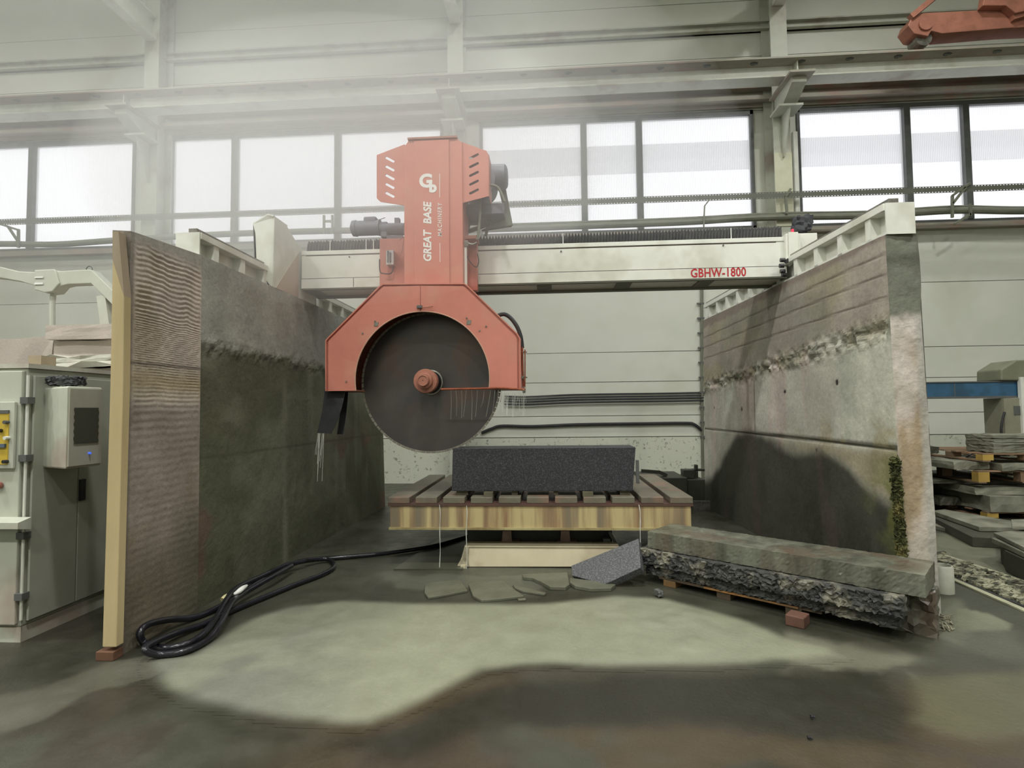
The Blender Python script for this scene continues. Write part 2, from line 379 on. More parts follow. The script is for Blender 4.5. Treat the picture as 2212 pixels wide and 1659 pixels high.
# perforated cable tray and pipe bundle
def tray_mat():
    m = bpy.data.materials.new('perforated tray'); m.use_nodes = True; nt = m.node_tree; N = nt.nodes; L = nt.links
    b = N['Principled BSDF']; b.inputs['Base Color'].default_value = lin((96, 98, 88))+(1,); b.inputs['Roughness'].default_value = 0.5
    tc = N.new('ShaderNodeTexCoord'); sp = N.new('ShaderNodeSeparateXYZ'); L.new(tc.outputs['Object'], sp.inputs[0])
    def M_(op, a, v=None):
        n = N.new('ShaderNodeMath'); n.operation = op
        for i, q in enumerate((a, v)):
            if q is None: continue
            if isinstance(q, (int, float)): n.inputs[i].default_value = q
            else: L.new(q, n.inputs[i])
        return n.outputs[0]
    fx = M_('LESS_THAN', M_('FRACT', M_('MULTIPLY', sp.outputs[0], 18.0)), 0.45)
    za = M_('LESS_THAN', M_('ABSOLUTE', M_('SUBTRACT', M_('ABSOLUTE', M_('SUBTRACT', sp.outputs[2], 0.065)), 0.048)), 0.006)
    h = M_('MULTIPLY', fx, za); tr = N.new('ShaderNodeBsdfTransparent'); mx = N.new('ShaderNodeMixShader'); out = N['Material Output']
    L.new(h, mx.inputs[0]); L.new(b.outputs[0], mx.inputs[1]); L.new(tr.outputs[0], mx.inputs[2]); L.new(mx.outputs[0], out.inputs[0]); return m
zt = at(1106, 441, 10.80).z
tag(MB().box(XL+0.5, XR-0.5, 10.80, 10.804, zt-0.07, zt+0.06).build('cable_tray', tray_mat()), 'long perforated metal cable tray crossing in front of the windows', 'cable tray')
def chain(L_, y, r, name, m, label, cat, sub=6, grp=None):
    return tag(MB().tube([at(a, b, y) for a, b in L_], r, sub=sub).build(name, m, smooth=True), label, cat, grp)
chain([(-150, 530), (0, 527), (120, 528), (240, 520), (400, 510), (560, 503), (760, 498), (900, 500), (1100, 494), (1300, 487), (1480, 480), (1590, 473), (1700, 469), (1880, 466), (2060, 455), (2212, 456), (2400, 450)], 10.86, 0.062, 'pipe', m_pipe, 'thick grey pipe sagging below the cable tray along the window sills', 'pipe')
chain([(1060, 487), (1300, 479), (1480, 472), (1590, 466), (1700, 461), (1880, 458), (2060, 447), (2212, 449), (2400, 442)], 10.90, 0.03, 'pipe', m_pipe, 'thinner grey pipe resting on the thick sagging pipe, right half', 'pipe')
def bracket(pts, lab, r=0.02):
    b = MB()
    for a, c in pts: b.bar(at(*a, 10.78), at(*c, 10.78), r*2, r*2)
    tag(b.build('pipe_bracket', m_pipe), lab, 'bracket', 'pipe brackets')
bracket([((0, 484), (40, 497)), ((40, 495), (40, 535)), ((18, 490), (38, 520))], 'grey pipe bracket at the far left window, partly out of frame')
bracket([((700, 465), (700, 505)), ((718, 465), (718, 505)), ((700, 478), (718, 478))], 'small grey ladder shaped bracket left of the travel motor')
bracket([((1535, 428), (1522, 445)), ((1522, 445), (1520, 490))], 'thin curved bracket right of the saw, between tray and pipe', 0.012)
bracket([((1708, 408), (1697, 425)), ((1697, 425), (1700, 462))], 'thin bracket in front of the rusty column')
bracket([((2096, 395), (2057, 423)), ((2057, 423), (2057, 470)), ((2085, 405), (2058, 440)), ((2096, 440), (2096, 466)), ((2096, 462), (2062, 484))], 'grey triangular pipe bracket above the right concrete wall')

# ------------------------------------------------------------------ floor with worn, wet and dusty patches and a painted soft shadow
def P2(pts): return [tuple(onz(a, b)[:2]) for a, b in pts]
PUD = P2([(312, 1422), (318, 1450), (345, 1490), (420, 1522), (520, 1545), (640, 1562), (740, 1570), (800, 1567), (860, 1545), (930, 1512), (1000, 1475), (1045, 1452), (1120, 1444), (1200, 1440), (1380, 1444), (1560, 1440), (1700, 1432), (1830, 1424), (1800, 1398), (1700, 1375), (1600, 1335), (1440, 1292), (1330, 1285), (1180, 1302), (900, 1300), (740, 1296), (630, 1308), (540, 1335), (470, 1375), (410, 1412), (350, 1420)])
def floor_cols(X, Y):
    C = np.zeros(X.shape+(3,)); C[:] = np.array(lin((96, 97, 82)))
    n1 = fbm(X, Y, 0.9, 3); n2 = fbm(X, Y, 2.5, 11); n3 = fbm(X, Y, 0.5, 23)
    C = blend(C, (76, 76, 62), smooth(0.45, 0.6, n1)); C = blend(C, (112, 112, 98), smooth(0.52, 0.66, n2)*0.5)
    front = smooth(3.5, 2.9, Y)
    C = blend(C, (106, 90, 66), front*smooth(0.46, 0.58, fbm(X, Y, 1.7, 31))*0.85*smooth(-1.6, -0.6, X))
    C = blend(C, (92, 82, 70), front*smooth(0.5, 0.6, fbm(X, Y, 2.1, 41))*0.6)
    def patch(pts, c, soft, amt=1.0, nz=0.06):
        nonlocal C
        d = sdf(X, Y, P2(pts))+(n2-0.5)*nz*4
        C = blend(C, c, smooth(-soft, soft, d)*amt)
    # dry pale dust washed along the left
    patch([(-60, 1610), (-60, 1540), (120, 1490), (240, 1430), (300, 1400), (330, 1420), (330, 1470), (230, 1510), (100, 1560)], (168, 166, 146), 0.07, 0.32, 0.4)
    patch([(-80, 1500), (100, 1480), (250, 1420), (240, 1400), (0, 1440)], (70, 70, 58), 0.06, 0.8)
    patch([(-60, 1480), (60, 1390), (220, 1400), (240, 1320), (120, 1330), (0, 1380)], (84, 80, 66), 0.05, 0.7)
    patch([(330, 1520), (700, 1590), (860, 1570), (1040, 1480), (1560, 1460), (1900, 1440), (1990, 1540), (1960, 1620), (1560, 1560), (1100, 1560), (860, 1640), (500, 1600)], (58, 58, 46), 0.10, 0.92)  # dark wet floor before the puddle, its soft shadow painted in
    patch([(1990, 1470), (2300, 1450), (2300, 1560), (2100, 1600), (1960, 1560)], (134, 132, 100), 0.07, 0.7)
    patch([(2065, 1310), (2120, 1322), (2180, 1345), (2182, 1362), (2070, 1362)], (178, 180, 150), 0.01, 0.9, 0.01)
    patch([(1970, 1300), (2070, 1290), (2100, 1330), (2080, 1400), (1990, 1360)], (150, 153, 126), 0.04, 0.7, 0.03)
    patch([(1900, 1380), (2212, 1360), (2212, 1400), (1950, 1440)], (136, 136, 118), 0.1, 0.5, 0.1)
    patch([(2010, 1150), (2080, 1150), (2150, 1190), (2212, 1240), (2212, 1280), (2100, 1225), (2010, 1200)], (176, 178, 150), 0.10, 0.85, 0.1)
    patch([(1650, 1400), (1720, 1380), (1950, 1420), (1900, 1450), (1700, 1445)], (186, 184, 160), 0.08, 0.55, 0.2)
    patch([(1560, 1330), (1900, 1400), (2040, 1420), (1990, 1350), (1700, 1300)], (64, 64, 50), 0.1, 0.7)
    patch([(620, 1225), (760, 1170), (1000, 1180), (1230, 1230), (1230, 1262), (820, 1262), (600, 1280)], (112, 113, 96), 0.08, 0.8)
    patch([(830, 1245), (1180, 1235), (1150, 1262), (860, 1266)], (146, 148, 130), 0.05, 0.6, 0.2)
    return C
def pud_cols(X, Y, F):
    d = sdf(X, Y, PUD)+(fbm(X, Y, 3, 77)-0.5)*0.05
    S = np.zeros(F.shape); S[:] = np.array(lin((198, 201, 172)))
    S = blend(S, (170, 172, 156), smooth(-1.0, -2.0, X+0.3*(Y-4)))
    S = blend(S, (208, 208, 184), smooth(0.5, 0.62, fbm(X, Y, 4.5, 9))*smooth(0.1, 0.5, X)*smooth(1.3, 0.7, X)*0.8)
    far = smooth(4.35, 4.9, Y); S = blend(S, (120, 121, 103), far*0.7)
    S = blend(S, (190, 194, 166), smooth(0.48, 0.6, fbm(X, Y, 1.2, 5))*0.7)
    w = smooth(-0.02, 0.10, d)[..., None]; return F*(1-w)+S*w, d
FK = 0.43
m_floor = mat('wet concrete floor', (0, 0, 0), attr=True, scale=5, vary=0.09, rough=0.42, bump=0.22, bscale=30)
fx0, fx1, fy0, fy1, st = -6.0, 8.0, 1.6, 9.6, 0.04
gx = np.linspace(fx0, fx1, int((fx1-fx0)/st)+1); gy = np.linspace(fy0, fy1, int((fy1-fy0)/st)+1); GX, GY = np.meshgrid(gx, gy)
FC = floor_cols(GX, GY)*FK; mb = MB()
mb.grid(np.stack([GX, GY, GX*0], -1), FC)
i = len(mb.v); mb.v += [(XL, YF, 0), (XR, YF, 0), (XR, YB, 0), (XL, YB, 0)]; nx = len(gx); ny = len(gy); c0, c1, c2, c3 = 0, nx-1, nx*ny-1, nx*(ny-1)
mb.c += [tuple(FK*q for q in lin((92, 93, 78)))]*4
mb.f += [(i, i+1) + tuple(range(c1, c0-1, -1)), (i+1, i+2)+tuple(range(c2, c1-1, -nx)), (i+2, i+3)+tuple(range(c3, c2+1)), (i+3, i)+tuple(range(c0, c3+1, nx))]
struct(mb.build('floor', m_floor))
struct(MB().box(XL, XR, YF, YB, -0.3, -0.02).build('floor_slab', m_plinth))
# milky slurry puddle
st = 0.03; gx = np.arange(-3.4, 4.2, st); gy = np.arange(2.4, 5.6, st); GX, GY = np.meshgrid(gx, gy); PC, D = pud_cols(GX, GY, floor_cols(GX, GY)); PC = PC*FK
keep = D > -0.06; idx = -np.ones(GX.shape, int); mb = MB(); mb.c = []
hgt = 0.0012+0.012*smooth(0.45, 0.75, fbm(GX, GY, 5.5, 9))*smooth(0.2, 0.6, GX)*smooth(1.4, 0.8, GX)*smooth(0.0, 0.2, D)+0.004*smooth(0, 0.2, D)
for a in range(GX.shape[0]-1):
    for b_ in range(GX.shape[1]-1):
        if keep[a, b_] and keep[a+1, b_] and keep[a, b_+1] and keep[a+1, b_+1]:
            q = []
            for (u, v) in ((a, b_), (a, b_+1), (a+1, b_+1), (a+1, b_)):
                if idx[u, v] < 0: idx[u, v] = len(mb.v); mb.v.append((GX[u, v], GY[u, v], hgt[u, v])); mb.c.append(tuple(PC[u, v]))
                q.append(idx[u, v])
            mb.f.append(tuple(q))
#m_slurry = mat('milky slurry', (0, 0, 0), attr=True, scale=2.0, vary=0.05, rough=0.34, bump=0.06, bscale=6)
tag(mb.build('slurry_puddle', m_floor, smooth=True), 'wide pale grey green puddle of stone slurry on the floor in front of the saw', 'puddle', kind='stuff')

# ================================================================== CONCRETE SIDE WALLS
m_conc = mat('stained concrete', (0, 0, 0), attr=True, scale=3.0, vary=0.22, rough=0.75, bump=0.5, bscale=25)
def ruled(B0, B1, T0, T1, s, t):       # s along 0..1, t up 0..1
    B0, B1, T0, T1 = [np.array(q) for q in (B0, B1, T0, T1)]
    s = s[..., None]; t = t[..., None]; return (B0*(1-s)+B1*s)*(1-t)+(T0*(1-s)+T1*s)*t
def side_wall(name, B0, B1, T0, T1, out, colf, dispf, ns, nt, label):
    S, T = np.meshgrid(np.linspace(0, 1, ns), np.linspace(0, 1, nt)); P = ruled(B0, B1, T0, T1, S, T)
    s_m = S*(Vector(B1)-Vector(B0)).length; z_m = P[..., 2]; d = dispf(s_m, z_m)*smooth(0, 0.06, s_m)*smooth(0, 0.05, z_m)
    P = P+np.array(out)*(-d)[..., None]/np.linalg.norm(out)
    C = colf(s_m, z_m, 'inner'); mb = MB(); sgn = 1 if out[0] > 0 else -1
    if sgn > 0: mb.grid(P[:, ::-1], C[:, ::-1])
    else: mb.grid(P, C)
    ne = 24; S2, T2 = np.meshgrid(np.linspace(0, 1, ne), np.linspace(0, 1, nt)); O = np.array(out)
    B0n, T0n = np.array(B0), np.array(T0); E_ = (B0n+O*S2[..., None])*(1-T2[..., None])+(T0n+O*S2[..., None])*T2[..., None]
    e_m = S2*np.linalg.norm(O); chip = (fbm(e_m*1.0, T2*3, 3.0, 55)-0.5)*0.03*smooth(0.8, 1, S2); E_[..., 0] += chip*sgn; E_[..., 1] += (fbm(e_m, T2*3, 6, 51)-0.5)*0.02*smooth(0, .1, S2)*smooth(1, .9, S2)
    CE = colf(e_m, E_[..., 2], 'end')
    if sgn > 0: mb.grid(E_, CE)
    else: mb.grid(E_[:, ::-1], CE[:, ::-1])
    def q(a, b, c, d, col, nn=2):
        A = np.array([[a, b], [d, c]], float); mb.grid(A, np.broadcast_to(np.array(lin(col)), (2, 2, 3)))
    B0, B1, T0, T1 = [np.array(v) for v in (B0, B1, T0, T1)]
    top, oc, bk = ((120, 118, 104), (150, 148, 134), (140, 140, 126))
    a, b_, c, d_ = T0, T1, T1+O, T0+O
    if sgn > 0: q(a, d_, c, b_, top); q(B0+O, B1+O, T1+O, T0+O, oc); q(B1, T1, T1+O, B1+O, bk)
    else: q(a, b_, c, d_, top); q(B0+O, T0+O, T1+O, B1+O, oc); q(B1, B1+O, T1+O, T1, bk)
    return tag(mb.build(name, m_conc), label, 'wall')
# right wall
RB0 = onz(1960, 1330); RB1 = onz(1523, 1095); RT0 = at(1912, 508, RB0.y); RT1 = at(1521, 692, RB1.y)
ROUT = Vector((0.235, 0.012, 0))
def rcol(s, z, face):
    n = fbm(s, z, 1.1, 5); n2 = fbm(s*3.5, z*0.45, 1.2, 15); n3 = fbm(s, z, 5, 25)
    C = np.zeros(s.shape+(3,))
    if face == 'inner':
        C[:] = np.array(lin((188, 187, 174)))
        C = blend(C, (190, 175, 166), smooth(0.45, 0.6, n2)*0.8); C = blend(C, (166, 168, 154), smooth(0.52, 0.64, fbm(s*4, z*0.4, 1.0, 66))*0.6)
        zt = 2.13-0.06*s
        up_ = smooth(zt-0.02, zt+0.06, z+(n3-0.5)*0.10)
        C = blend(C, (158, 149, 138), up_); C = blend(C, (156, 148, 124), up_*smooth(0.5, 0.62, n)*0.8); C = blend(C, (134, 132, 120), up_*smooth(0.46, 0.6, fbm(s, z, 0.9, 35))*0.6)
        for zl, w in ((2.30, .012), (2.47, .012), (2.62, .012)): C = blend(C, (104, 92, 82), np.exp(-((z-zl+0.012*s+(n3-.5)*.02)/w)**2)*0.6)
        C = blend(C, (128, 116, 107), smooth(2.70, 2.74, z-0.0+(n3-0.5)*0.08)*0.9)
        band = np.exp(-((z-zt+0.05)/0.085)**2); C = blend(C, (136, 128, 104), band*smooth(0.4, 0.6, n3)*0.8); C = blend(C, (106, 108, 92), band*smooth(0.5, 0.62, fbm(s, z, 9, 81))*0.8)
        C = blend(C, (126, 114, 106), smooth(0.07, 0.0, np.abs(s-2.75))*smooth(1.15, 1.6, z)*(1-up_)*0.7)
        # dark zone below the pour joint: wet stain with shade painted in
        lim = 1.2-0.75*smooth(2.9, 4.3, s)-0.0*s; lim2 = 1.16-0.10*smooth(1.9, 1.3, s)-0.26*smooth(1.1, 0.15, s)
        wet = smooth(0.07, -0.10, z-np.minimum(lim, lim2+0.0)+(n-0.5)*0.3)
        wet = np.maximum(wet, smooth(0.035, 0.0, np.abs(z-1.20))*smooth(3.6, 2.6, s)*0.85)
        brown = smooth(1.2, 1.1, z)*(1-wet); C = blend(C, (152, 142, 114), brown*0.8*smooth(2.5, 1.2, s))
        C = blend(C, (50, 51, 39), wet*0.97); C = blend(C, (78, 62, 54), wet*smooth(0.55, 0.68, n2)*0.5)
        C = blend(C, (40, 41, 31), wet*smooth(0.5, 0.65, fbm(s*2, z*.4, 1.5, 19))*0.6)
        moss = smooth(0.62, 0.0, s+(n3-0.5)*0.5+0.3*smooth(.8, .2, z))*smooth(1.22, 1.05, z)
        C = blend(C, (104, 108, 48), moss*smooth(0.36, 0.55, n3)*0.9)
        C = blend(C, (150, 138, 92), smooth(1.0, 1.25, z)*smooth(1.5, 1.25, z)*smooth(2.2, .5, s)*smooth(0.45, 0.6, n3)*0.5)
        C = blend(C, (80, 76, 64), np.exp(-((z-1.18)/0.01)**2)*0.9); C = blend(C, (70, 64, 56), np.exp(-((s-2.55)/0.012)**2)*smooth(1.9, 1.7, z)*0.8)
        for (hs, hz, r) in ((0.75, 1.71, 0.035), (1.75, 1.66, 0.03), (2.95, 1.48, 0.03), (1.15, 1.10, 0.02), (4.0, 1.5, .02)): C = blend(C, (30, 26, 22), smooth(r, r*0.6, np.hypot(s-hs, z-hz)))
    else:
        C[:] = np.array(lin((190, 181, 168))); C = blend(C, (200, 190, 182), smooth(0.45, 0.6, fbm(s, z, 2.2, 4)))
        C = blend(C, (156, 136, 104), smooth(0.13, 0.06, np.abs(s-0.10))*smooth(0.4, 0.6, fbm(s*2, z*0.8, 1.5, 14))*0.9*smooth(2.1, 1.7, z)); C = blend(C, (168, 166, 156), smooth(0.15, 0.2, s)*0.7)
        C = blend(C, (112, 114, 100), smooth(2.12, 2.2, z+(n3-0.5)*0.15)); C = blend(C, (84, 86, 74), smooth(2.12, 2.2, z)*np.exp(-((z-2.58)/0.05)**2)*0.8)
        C = blend(C, (92, 92, 50), smooth(0.03, 0.0, s+(n3-0.5)*0.05)*smooth(1.2, 1.0, z))
    return C
def rdisp(s, z):
    zt = 2.08-0.06*s; band = np.exp(-((z-zt)/0.09)**2)
    return band*(fbm(s, z, 13, 90, 3)-0.5)*0.10+(fbm(s, z, 7, 61)-0.5)*0.008-sum(np.exp(-((z-q+0.012*s)/0.01)**2) for q in (2.30, 2.47, 2.62))*0.005-np.exp(-((z-1.18)/0.012)**2)*0.012+smooth(zt, zt+.05, z)*0.012
rwall = side_wall('concrete_side_wall', RB0, RB1, RT0, RT1, ROUT, rcol, rdisp, 230, 170, 'tall stained concrete wall on the right, mossy, its foot dark with wet stain and painted shade')
mo = MB().rough_box(RB0+Vector((-0.015, -0.012, 0.0)), (0.03, 0, 0), (0, 0.05, 0), (-0.033, 0, 1.12), (4, 6, 260), 0.010, 5).build('moss', mat('green moss', (84, 88, 44), (52, 56, 30), scale=14, rough=0.95, bump=1.0, bscale=120, c3=(120, 112, 66), s3=5), rwall); mo['kind'] = 'stuff'
# left wall
LB0 = onz(427, 1317); LB1 = onz(832, 1094); LT0 = at(436, 552, LB0.y); LT1 = at(822, 712, LB1.y); LOUT = Vector((-0.30, 0.0, 0))
LT1.z = LT0.z
def lcol(s, z, face):
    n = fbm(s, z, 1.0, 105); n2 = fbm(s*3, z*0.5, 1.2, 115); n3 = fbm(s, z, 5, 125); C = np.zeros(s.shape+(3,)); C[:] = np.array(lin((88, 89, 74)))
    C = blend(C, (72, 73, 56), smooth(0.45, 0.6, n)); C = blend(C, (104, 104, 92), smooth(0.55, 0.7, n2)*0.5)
    C = blend(C, (138, 138, 132), smooth(2.0, 2.1, z+(n3-.5)*.1)*0.9); C = blend(C, (62, 60, 50), np.exp(-((z-2.02+.02*s)/0.05)**2)*smooth(0.5, 0.62, n3)*0.8)  # upper part paled: haze painted into the wall colour
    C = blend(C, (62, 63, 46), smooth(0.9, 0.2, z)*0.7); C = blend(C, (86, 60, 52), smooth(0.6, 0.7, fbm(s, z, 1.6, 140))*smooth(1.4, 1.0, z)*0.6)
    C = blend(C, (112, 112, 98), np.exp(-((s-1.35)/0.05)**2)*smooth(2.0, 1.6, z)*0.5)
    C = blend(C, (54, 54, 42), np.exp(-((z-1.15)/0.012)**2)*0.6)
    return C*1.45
def ldisp(s, z): return (fbm(s, z, 7, 161)-0.5)*0.01+np.exp(-((z-2.02)/0.06)**2)*(fbm(s, z, 12, 190, 3)-0.5)*0.05
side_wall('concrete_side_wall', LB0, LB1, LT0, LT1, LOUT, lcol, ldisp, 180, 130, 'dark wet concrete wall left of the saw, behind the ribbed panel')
# ribbed panel standing in line at its near end
PB0 = onz(262, 1416); PB1 = LB0+Vector((0.004, -0.006, 0)); PT0 = at(283, 499, PB0.y); PT1 = LT0+Vector((0.004, -0.006, -0.0))
def pcol(s, z, face):
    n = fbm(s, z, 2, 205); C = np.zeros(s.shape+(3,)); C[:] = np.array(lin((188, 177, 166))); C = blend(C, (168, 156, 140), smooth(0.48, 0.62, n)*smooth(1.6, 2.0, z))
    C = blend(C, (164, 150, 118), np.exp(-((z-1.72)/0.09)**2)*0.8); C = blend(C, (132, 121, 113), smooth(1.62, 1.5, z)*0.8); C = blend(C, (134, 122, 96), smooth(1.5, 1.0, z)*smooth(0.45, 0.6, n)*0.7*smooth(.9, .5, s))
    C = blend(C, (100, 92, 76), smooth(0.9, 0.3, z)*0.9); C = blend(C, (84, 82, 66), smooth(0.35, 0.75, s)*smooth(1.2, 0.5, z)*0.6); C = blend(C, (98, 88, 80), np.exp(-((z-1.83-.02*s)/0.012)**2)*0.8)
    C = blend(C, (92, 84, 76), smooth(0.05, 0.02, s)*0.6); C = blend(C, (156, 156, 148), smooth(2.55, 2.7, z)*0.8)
    return C
def pdisp(s, z):
    amp = (0.0018*smooth(1.1, 2.2, z)+0.0005)*smooth(2.66, 2.58, z)*smooth(0.03, 0.08, s)*smooth(0.80, 0.74, s)
    ph = z*(2*np.pi/(0.034+0.018*smooth(2.2, 1.5, z)))+1.6*(fbm(s*2.2, z*0.6, 3, 222)-0.5)*(1.5+4*smooth(1.9, 2.25, z))
    return amp*np.sin(ph)*(0.1+1.8*fbm(s, z, 7, 231))
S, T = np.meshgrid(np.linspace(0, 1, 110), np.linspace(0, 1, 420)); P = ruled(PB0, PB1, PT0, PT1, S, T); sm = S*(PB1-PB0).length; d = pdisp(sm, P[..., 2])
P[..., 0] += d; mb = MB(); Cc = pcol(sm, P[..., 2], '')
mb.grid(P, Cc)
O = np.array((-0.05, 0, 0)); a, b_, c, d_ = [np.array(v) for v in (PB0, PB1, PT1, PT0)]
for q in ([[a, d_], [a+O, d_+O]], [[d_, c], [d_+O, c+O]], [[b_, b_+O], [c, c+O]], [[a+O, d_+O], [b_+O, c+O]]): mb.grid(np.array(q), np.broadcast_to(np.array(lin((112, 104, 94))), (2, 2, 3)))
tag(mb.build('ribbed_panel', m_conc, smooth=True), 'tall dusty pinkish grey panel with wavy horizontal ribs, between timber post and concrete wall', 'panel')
# end cap of the panel and timber post
q0 = onz(244, 1416); q1 = at(252, 497, q0.y)
tag(MB().prism([at(243, 497, q0.y+0.02), at(283, 499, q0.y+0.02), at(272, 640, q0.y+0.02), at(264, 1416, q0.y+0.02), at(252, 1416, q0.y+0.02), at(258, 640, q0.y+0.02)], (0, 0.08, 0)).build('end_board', mat('grey end board', (150, 140, 126), (120, 108, 100), scale=4, rough=0.8)), 'narrow grey board closing the panel end beside the timber post', 'board')
m_wood = mat('yellow timber', (196, 178, 136), (180, 160, 118), scale=3, rough=0.7, stretch=(1, 1, 0.15), c3=(164, 152, 112), s3=2.0, bump=0.2)
m_woodd = mat('dusty grey timber', (160, 146, 124), (146, 132, 110), scale=3, rough=0.8, stretch=(1, 1, 0.15))
yp = q0.y-0.07
r = thing('timber_post', 'upright yellow timber post at the near end of the ribbed panel', 'post', (onz(236, 1410).x, yp, 0))
MB().prism([at(243, 560, yp), at(268, 640, yp), at(266, 830, yp), at(251, 1398, yp), at(221, 1398, yp), at(238, 830, yp)], (0, 0.06, 0)).build('timber', m_wood, r, bevel=0.004)
MB().prism([at(243, 500, yp), at(256, 500, yp), at(268, 640, yp), at(243, 560, yp)], (0, 0.06, 0)).build('top_splinter', m_woodd, r)
bz = onz(236, 1422).y
MB().box(at(218, 1400, bz).x, at(256, 1400, bz).x, yp-0.01, yp+0.07, 0, 0.055).build('foot_block', mat('brown wood', (112, 78, 56), (90, 64, 48), scale=8, rough=0.8), r, bevel=0.004)

# ================================================================== RAILS ON THE WALLS
def wall_rail(T0, T1, off0, w, h, start, label, nr):
    d = (Vector(T1)-Vector(T0)).normalized(); L_ = (Vector(T1)-Vector(T0)).length; sx = Vector((1 if off0 > 0 else -1, 0, 0))
    o = Vector(T0)+d*start+Vector((off0, 0, 0)); o.z = T0.z+0.004; L_ -= start
    r = thing('saw_rail', label, 'rail', o+d*(L_/2)+sx*w/2, 'white rails the saw bridge runs on')
    X = sx*w; D = d*L_; Z = Vector((0, 0, 1))
    MB().obox(o, X, D, Z*0.02).obox(o+sx*(w*0.38), sx*w*0.24, D, Z*h).build('web', m_rail, r)
    MB().obox(o+Z*(h-0.055)-sx*0.01, sx*(w+0.02), D, Z*0.055).build('top_flange', m_rail, r, bevel=0.004)
    MB().obox(o+sx*0.03+Z*h, sx*0.07, D, Z*0.035).build('track_strip', m_screw, r)
    MB().obox(o-d*0.012, X, d*0.012, Z*h).build('end_plate', m_rail, r)
    for k in range(nr):
        MB().obox(o+d*(L_*(k+0.45)/nr), sx*(w*0.38), d*0.07, Z*(h-0.055)).build('stiffener', m_rail, r)
    return o
ro = wall_rail(RT0, RT1, 0.005, 0.205, 0.235, -0.0, 'white steel rail with stiffeners on top of the right concrete wall', 11)
lo_ = wall_rail(LT0, LT1, -0.08, 0.20, 0.215, 0.10, 'white steel rail on top of the left concrete wall, half lost in mist', 11)

# ================================================================== SAW BRIDGE
YBR = 5.88
bl = at(655, 628, YBR); br = at(1700, 598, YBR); zb = (bl.z+br.z)/2; ztp = (at(690, 541, YBR).z+at(1660, 514, YBR).z)/2
bx0, bx1 = bl.x-0.02, br.x; YBK = YBR+0.46
BR = thing('saw_bridge', 'long white steel bridge beam of the stone saw spanning the two concrete walls', 'bridge', ((bx0+bx1)/2, YBR+0.23, zb))
b = MB(); b.box(bx0, bx1, YBR, YBK, zb+0.012, ztp).box(bx0, bx1, YBR-0.008, YBR, ztp-0.045, ztp).box(bx0, bx1, YBR-0.006, YBR, zb+0.012, zb+0.118); b.build('beam', m_rail, BR, bevel=0.004)
b = MB(); b.box(bx0+0.05, bx1-0.1, YBR-0.0015, YBR, ztp-0.056, ztp-0.048).box(bx0, bx1, YBR-0.0015, YBR, zb+0.119, zb+0.125); xs = at(764, 610, YBR).x; b.box(xs-0.003, xs+0.003, YBR-0.008, YBR-0.005, zb+0.02, zb+0.117)
b.build('seam', m_line, BR)
# underside frame; a thin dark sheet paints the shade in its pockets
b = MB(); b.box(bx0, bx1, YBR, YBR+0.05, zb, zb+0.012).box(bx0, bx1, YBK-0.08, YBK, zb-0.01, zb+0.012)
k = bx0
while k < bx1: b.box(k, min(k+0.16, bx1), YBR+0.05, YBK-0.08, zb, zb+0.012); k += 0.86
b.build('underside_frame', mat('underside grey', (112, 114, 102), rough=0.6), BR); MB().box(bx0+0.01, bx1-0.01, YBR+0.05, YBK-0.08, zb+0.0121, zb+0.0125).build('pocket_shade', mat('dark pocket', (50, 50, 48), rough=0.9), BR)
# bellows along the top
zz0 = ztp; zz1 = ztp+0.115
b = MB(); n = int((bx1-0.02-bx0-0.05)/0.033); P = []
for k in range(n+1):
    x = bx0+0.05+k*0.033; P.append((x, YBR+0.03, zz1-0.03-(0.006 if k % 2 else 0.0)+random.uniform(-.002, .002))); P.append((x+0.0165, YBR+0.03, zz1+0.012+random.uniform(-.006, .004)))
P.append((P[-1][0], YBR+0.03, zz0)); P = [(P[0][0], YBR+0.03, zz0)]+P; i = len(b.v)
m_ = len(P); b.v += [tuple(p) for p in P]+[(p[0], YBR+0.28, p[2]) for p in P]
for k in range(1, m_-1):     # folded front strips
    j = k+1 if k+1 < m_ else k; x0_, x1_ = P[k][0], P[j][0]
    a = len(b.v); b.v += [(x0_, YBR+0.03-(0.012 if k % 2 else -0.004), zz0), (x1_, YBR+0.03-(0.012 if j % 2 else -0.004), zz0)]
    b.f.append((a, a+1, i+j, i+k)); b.f.append((i+k, i+j, i+m_+j, i+m_+k)); 
b.build('bellows', mat('dark bellows', (66, 66, 66), (48, 48, 48), scale=9, rough=0.6), BR)
for px in (1216, 1580, 806, 790, 712): xx = at(px, 500, YBR).x; MB().box(xx-0.004, xx+0.004, YBR+0.010, YBR+0.018, zz0, zz1-0.0).build('bellows_clip', m_white, BR)
zt_ = at(1551, 590, YBR).z
FRONT = lambda p: Matrix.Translation(p) @ Matrix(((1, 0, 0, 0), (0, 0, -1, 0), (0, 1, 0, 0), (0, 0, 0, 1)))
UPW = lambda p: Matrix.Translation(p) @ Matrix(((0, -1, 0, 0), (0, 0, -1, 0), (1, 0, 0, 0), (0, 0, 0, 1)))
text('lettering', 'GBHW-1800', 0.128, FRONT(Vector((at(1551, 590, YBR).x, YBR-0.0075, zt_))), m_redtxt, BR, bold=0.0022, sx=0.80, space=1.04)
for px, py in ((1562, 530), (755, 555), (1212, 543)): c = at(px, py, YBR); MB().cyl((c.x, YBR, c.z), (c.x, YBR-0.012, c.z), 0.008, n=8).build('bolt', m_dark, BR)
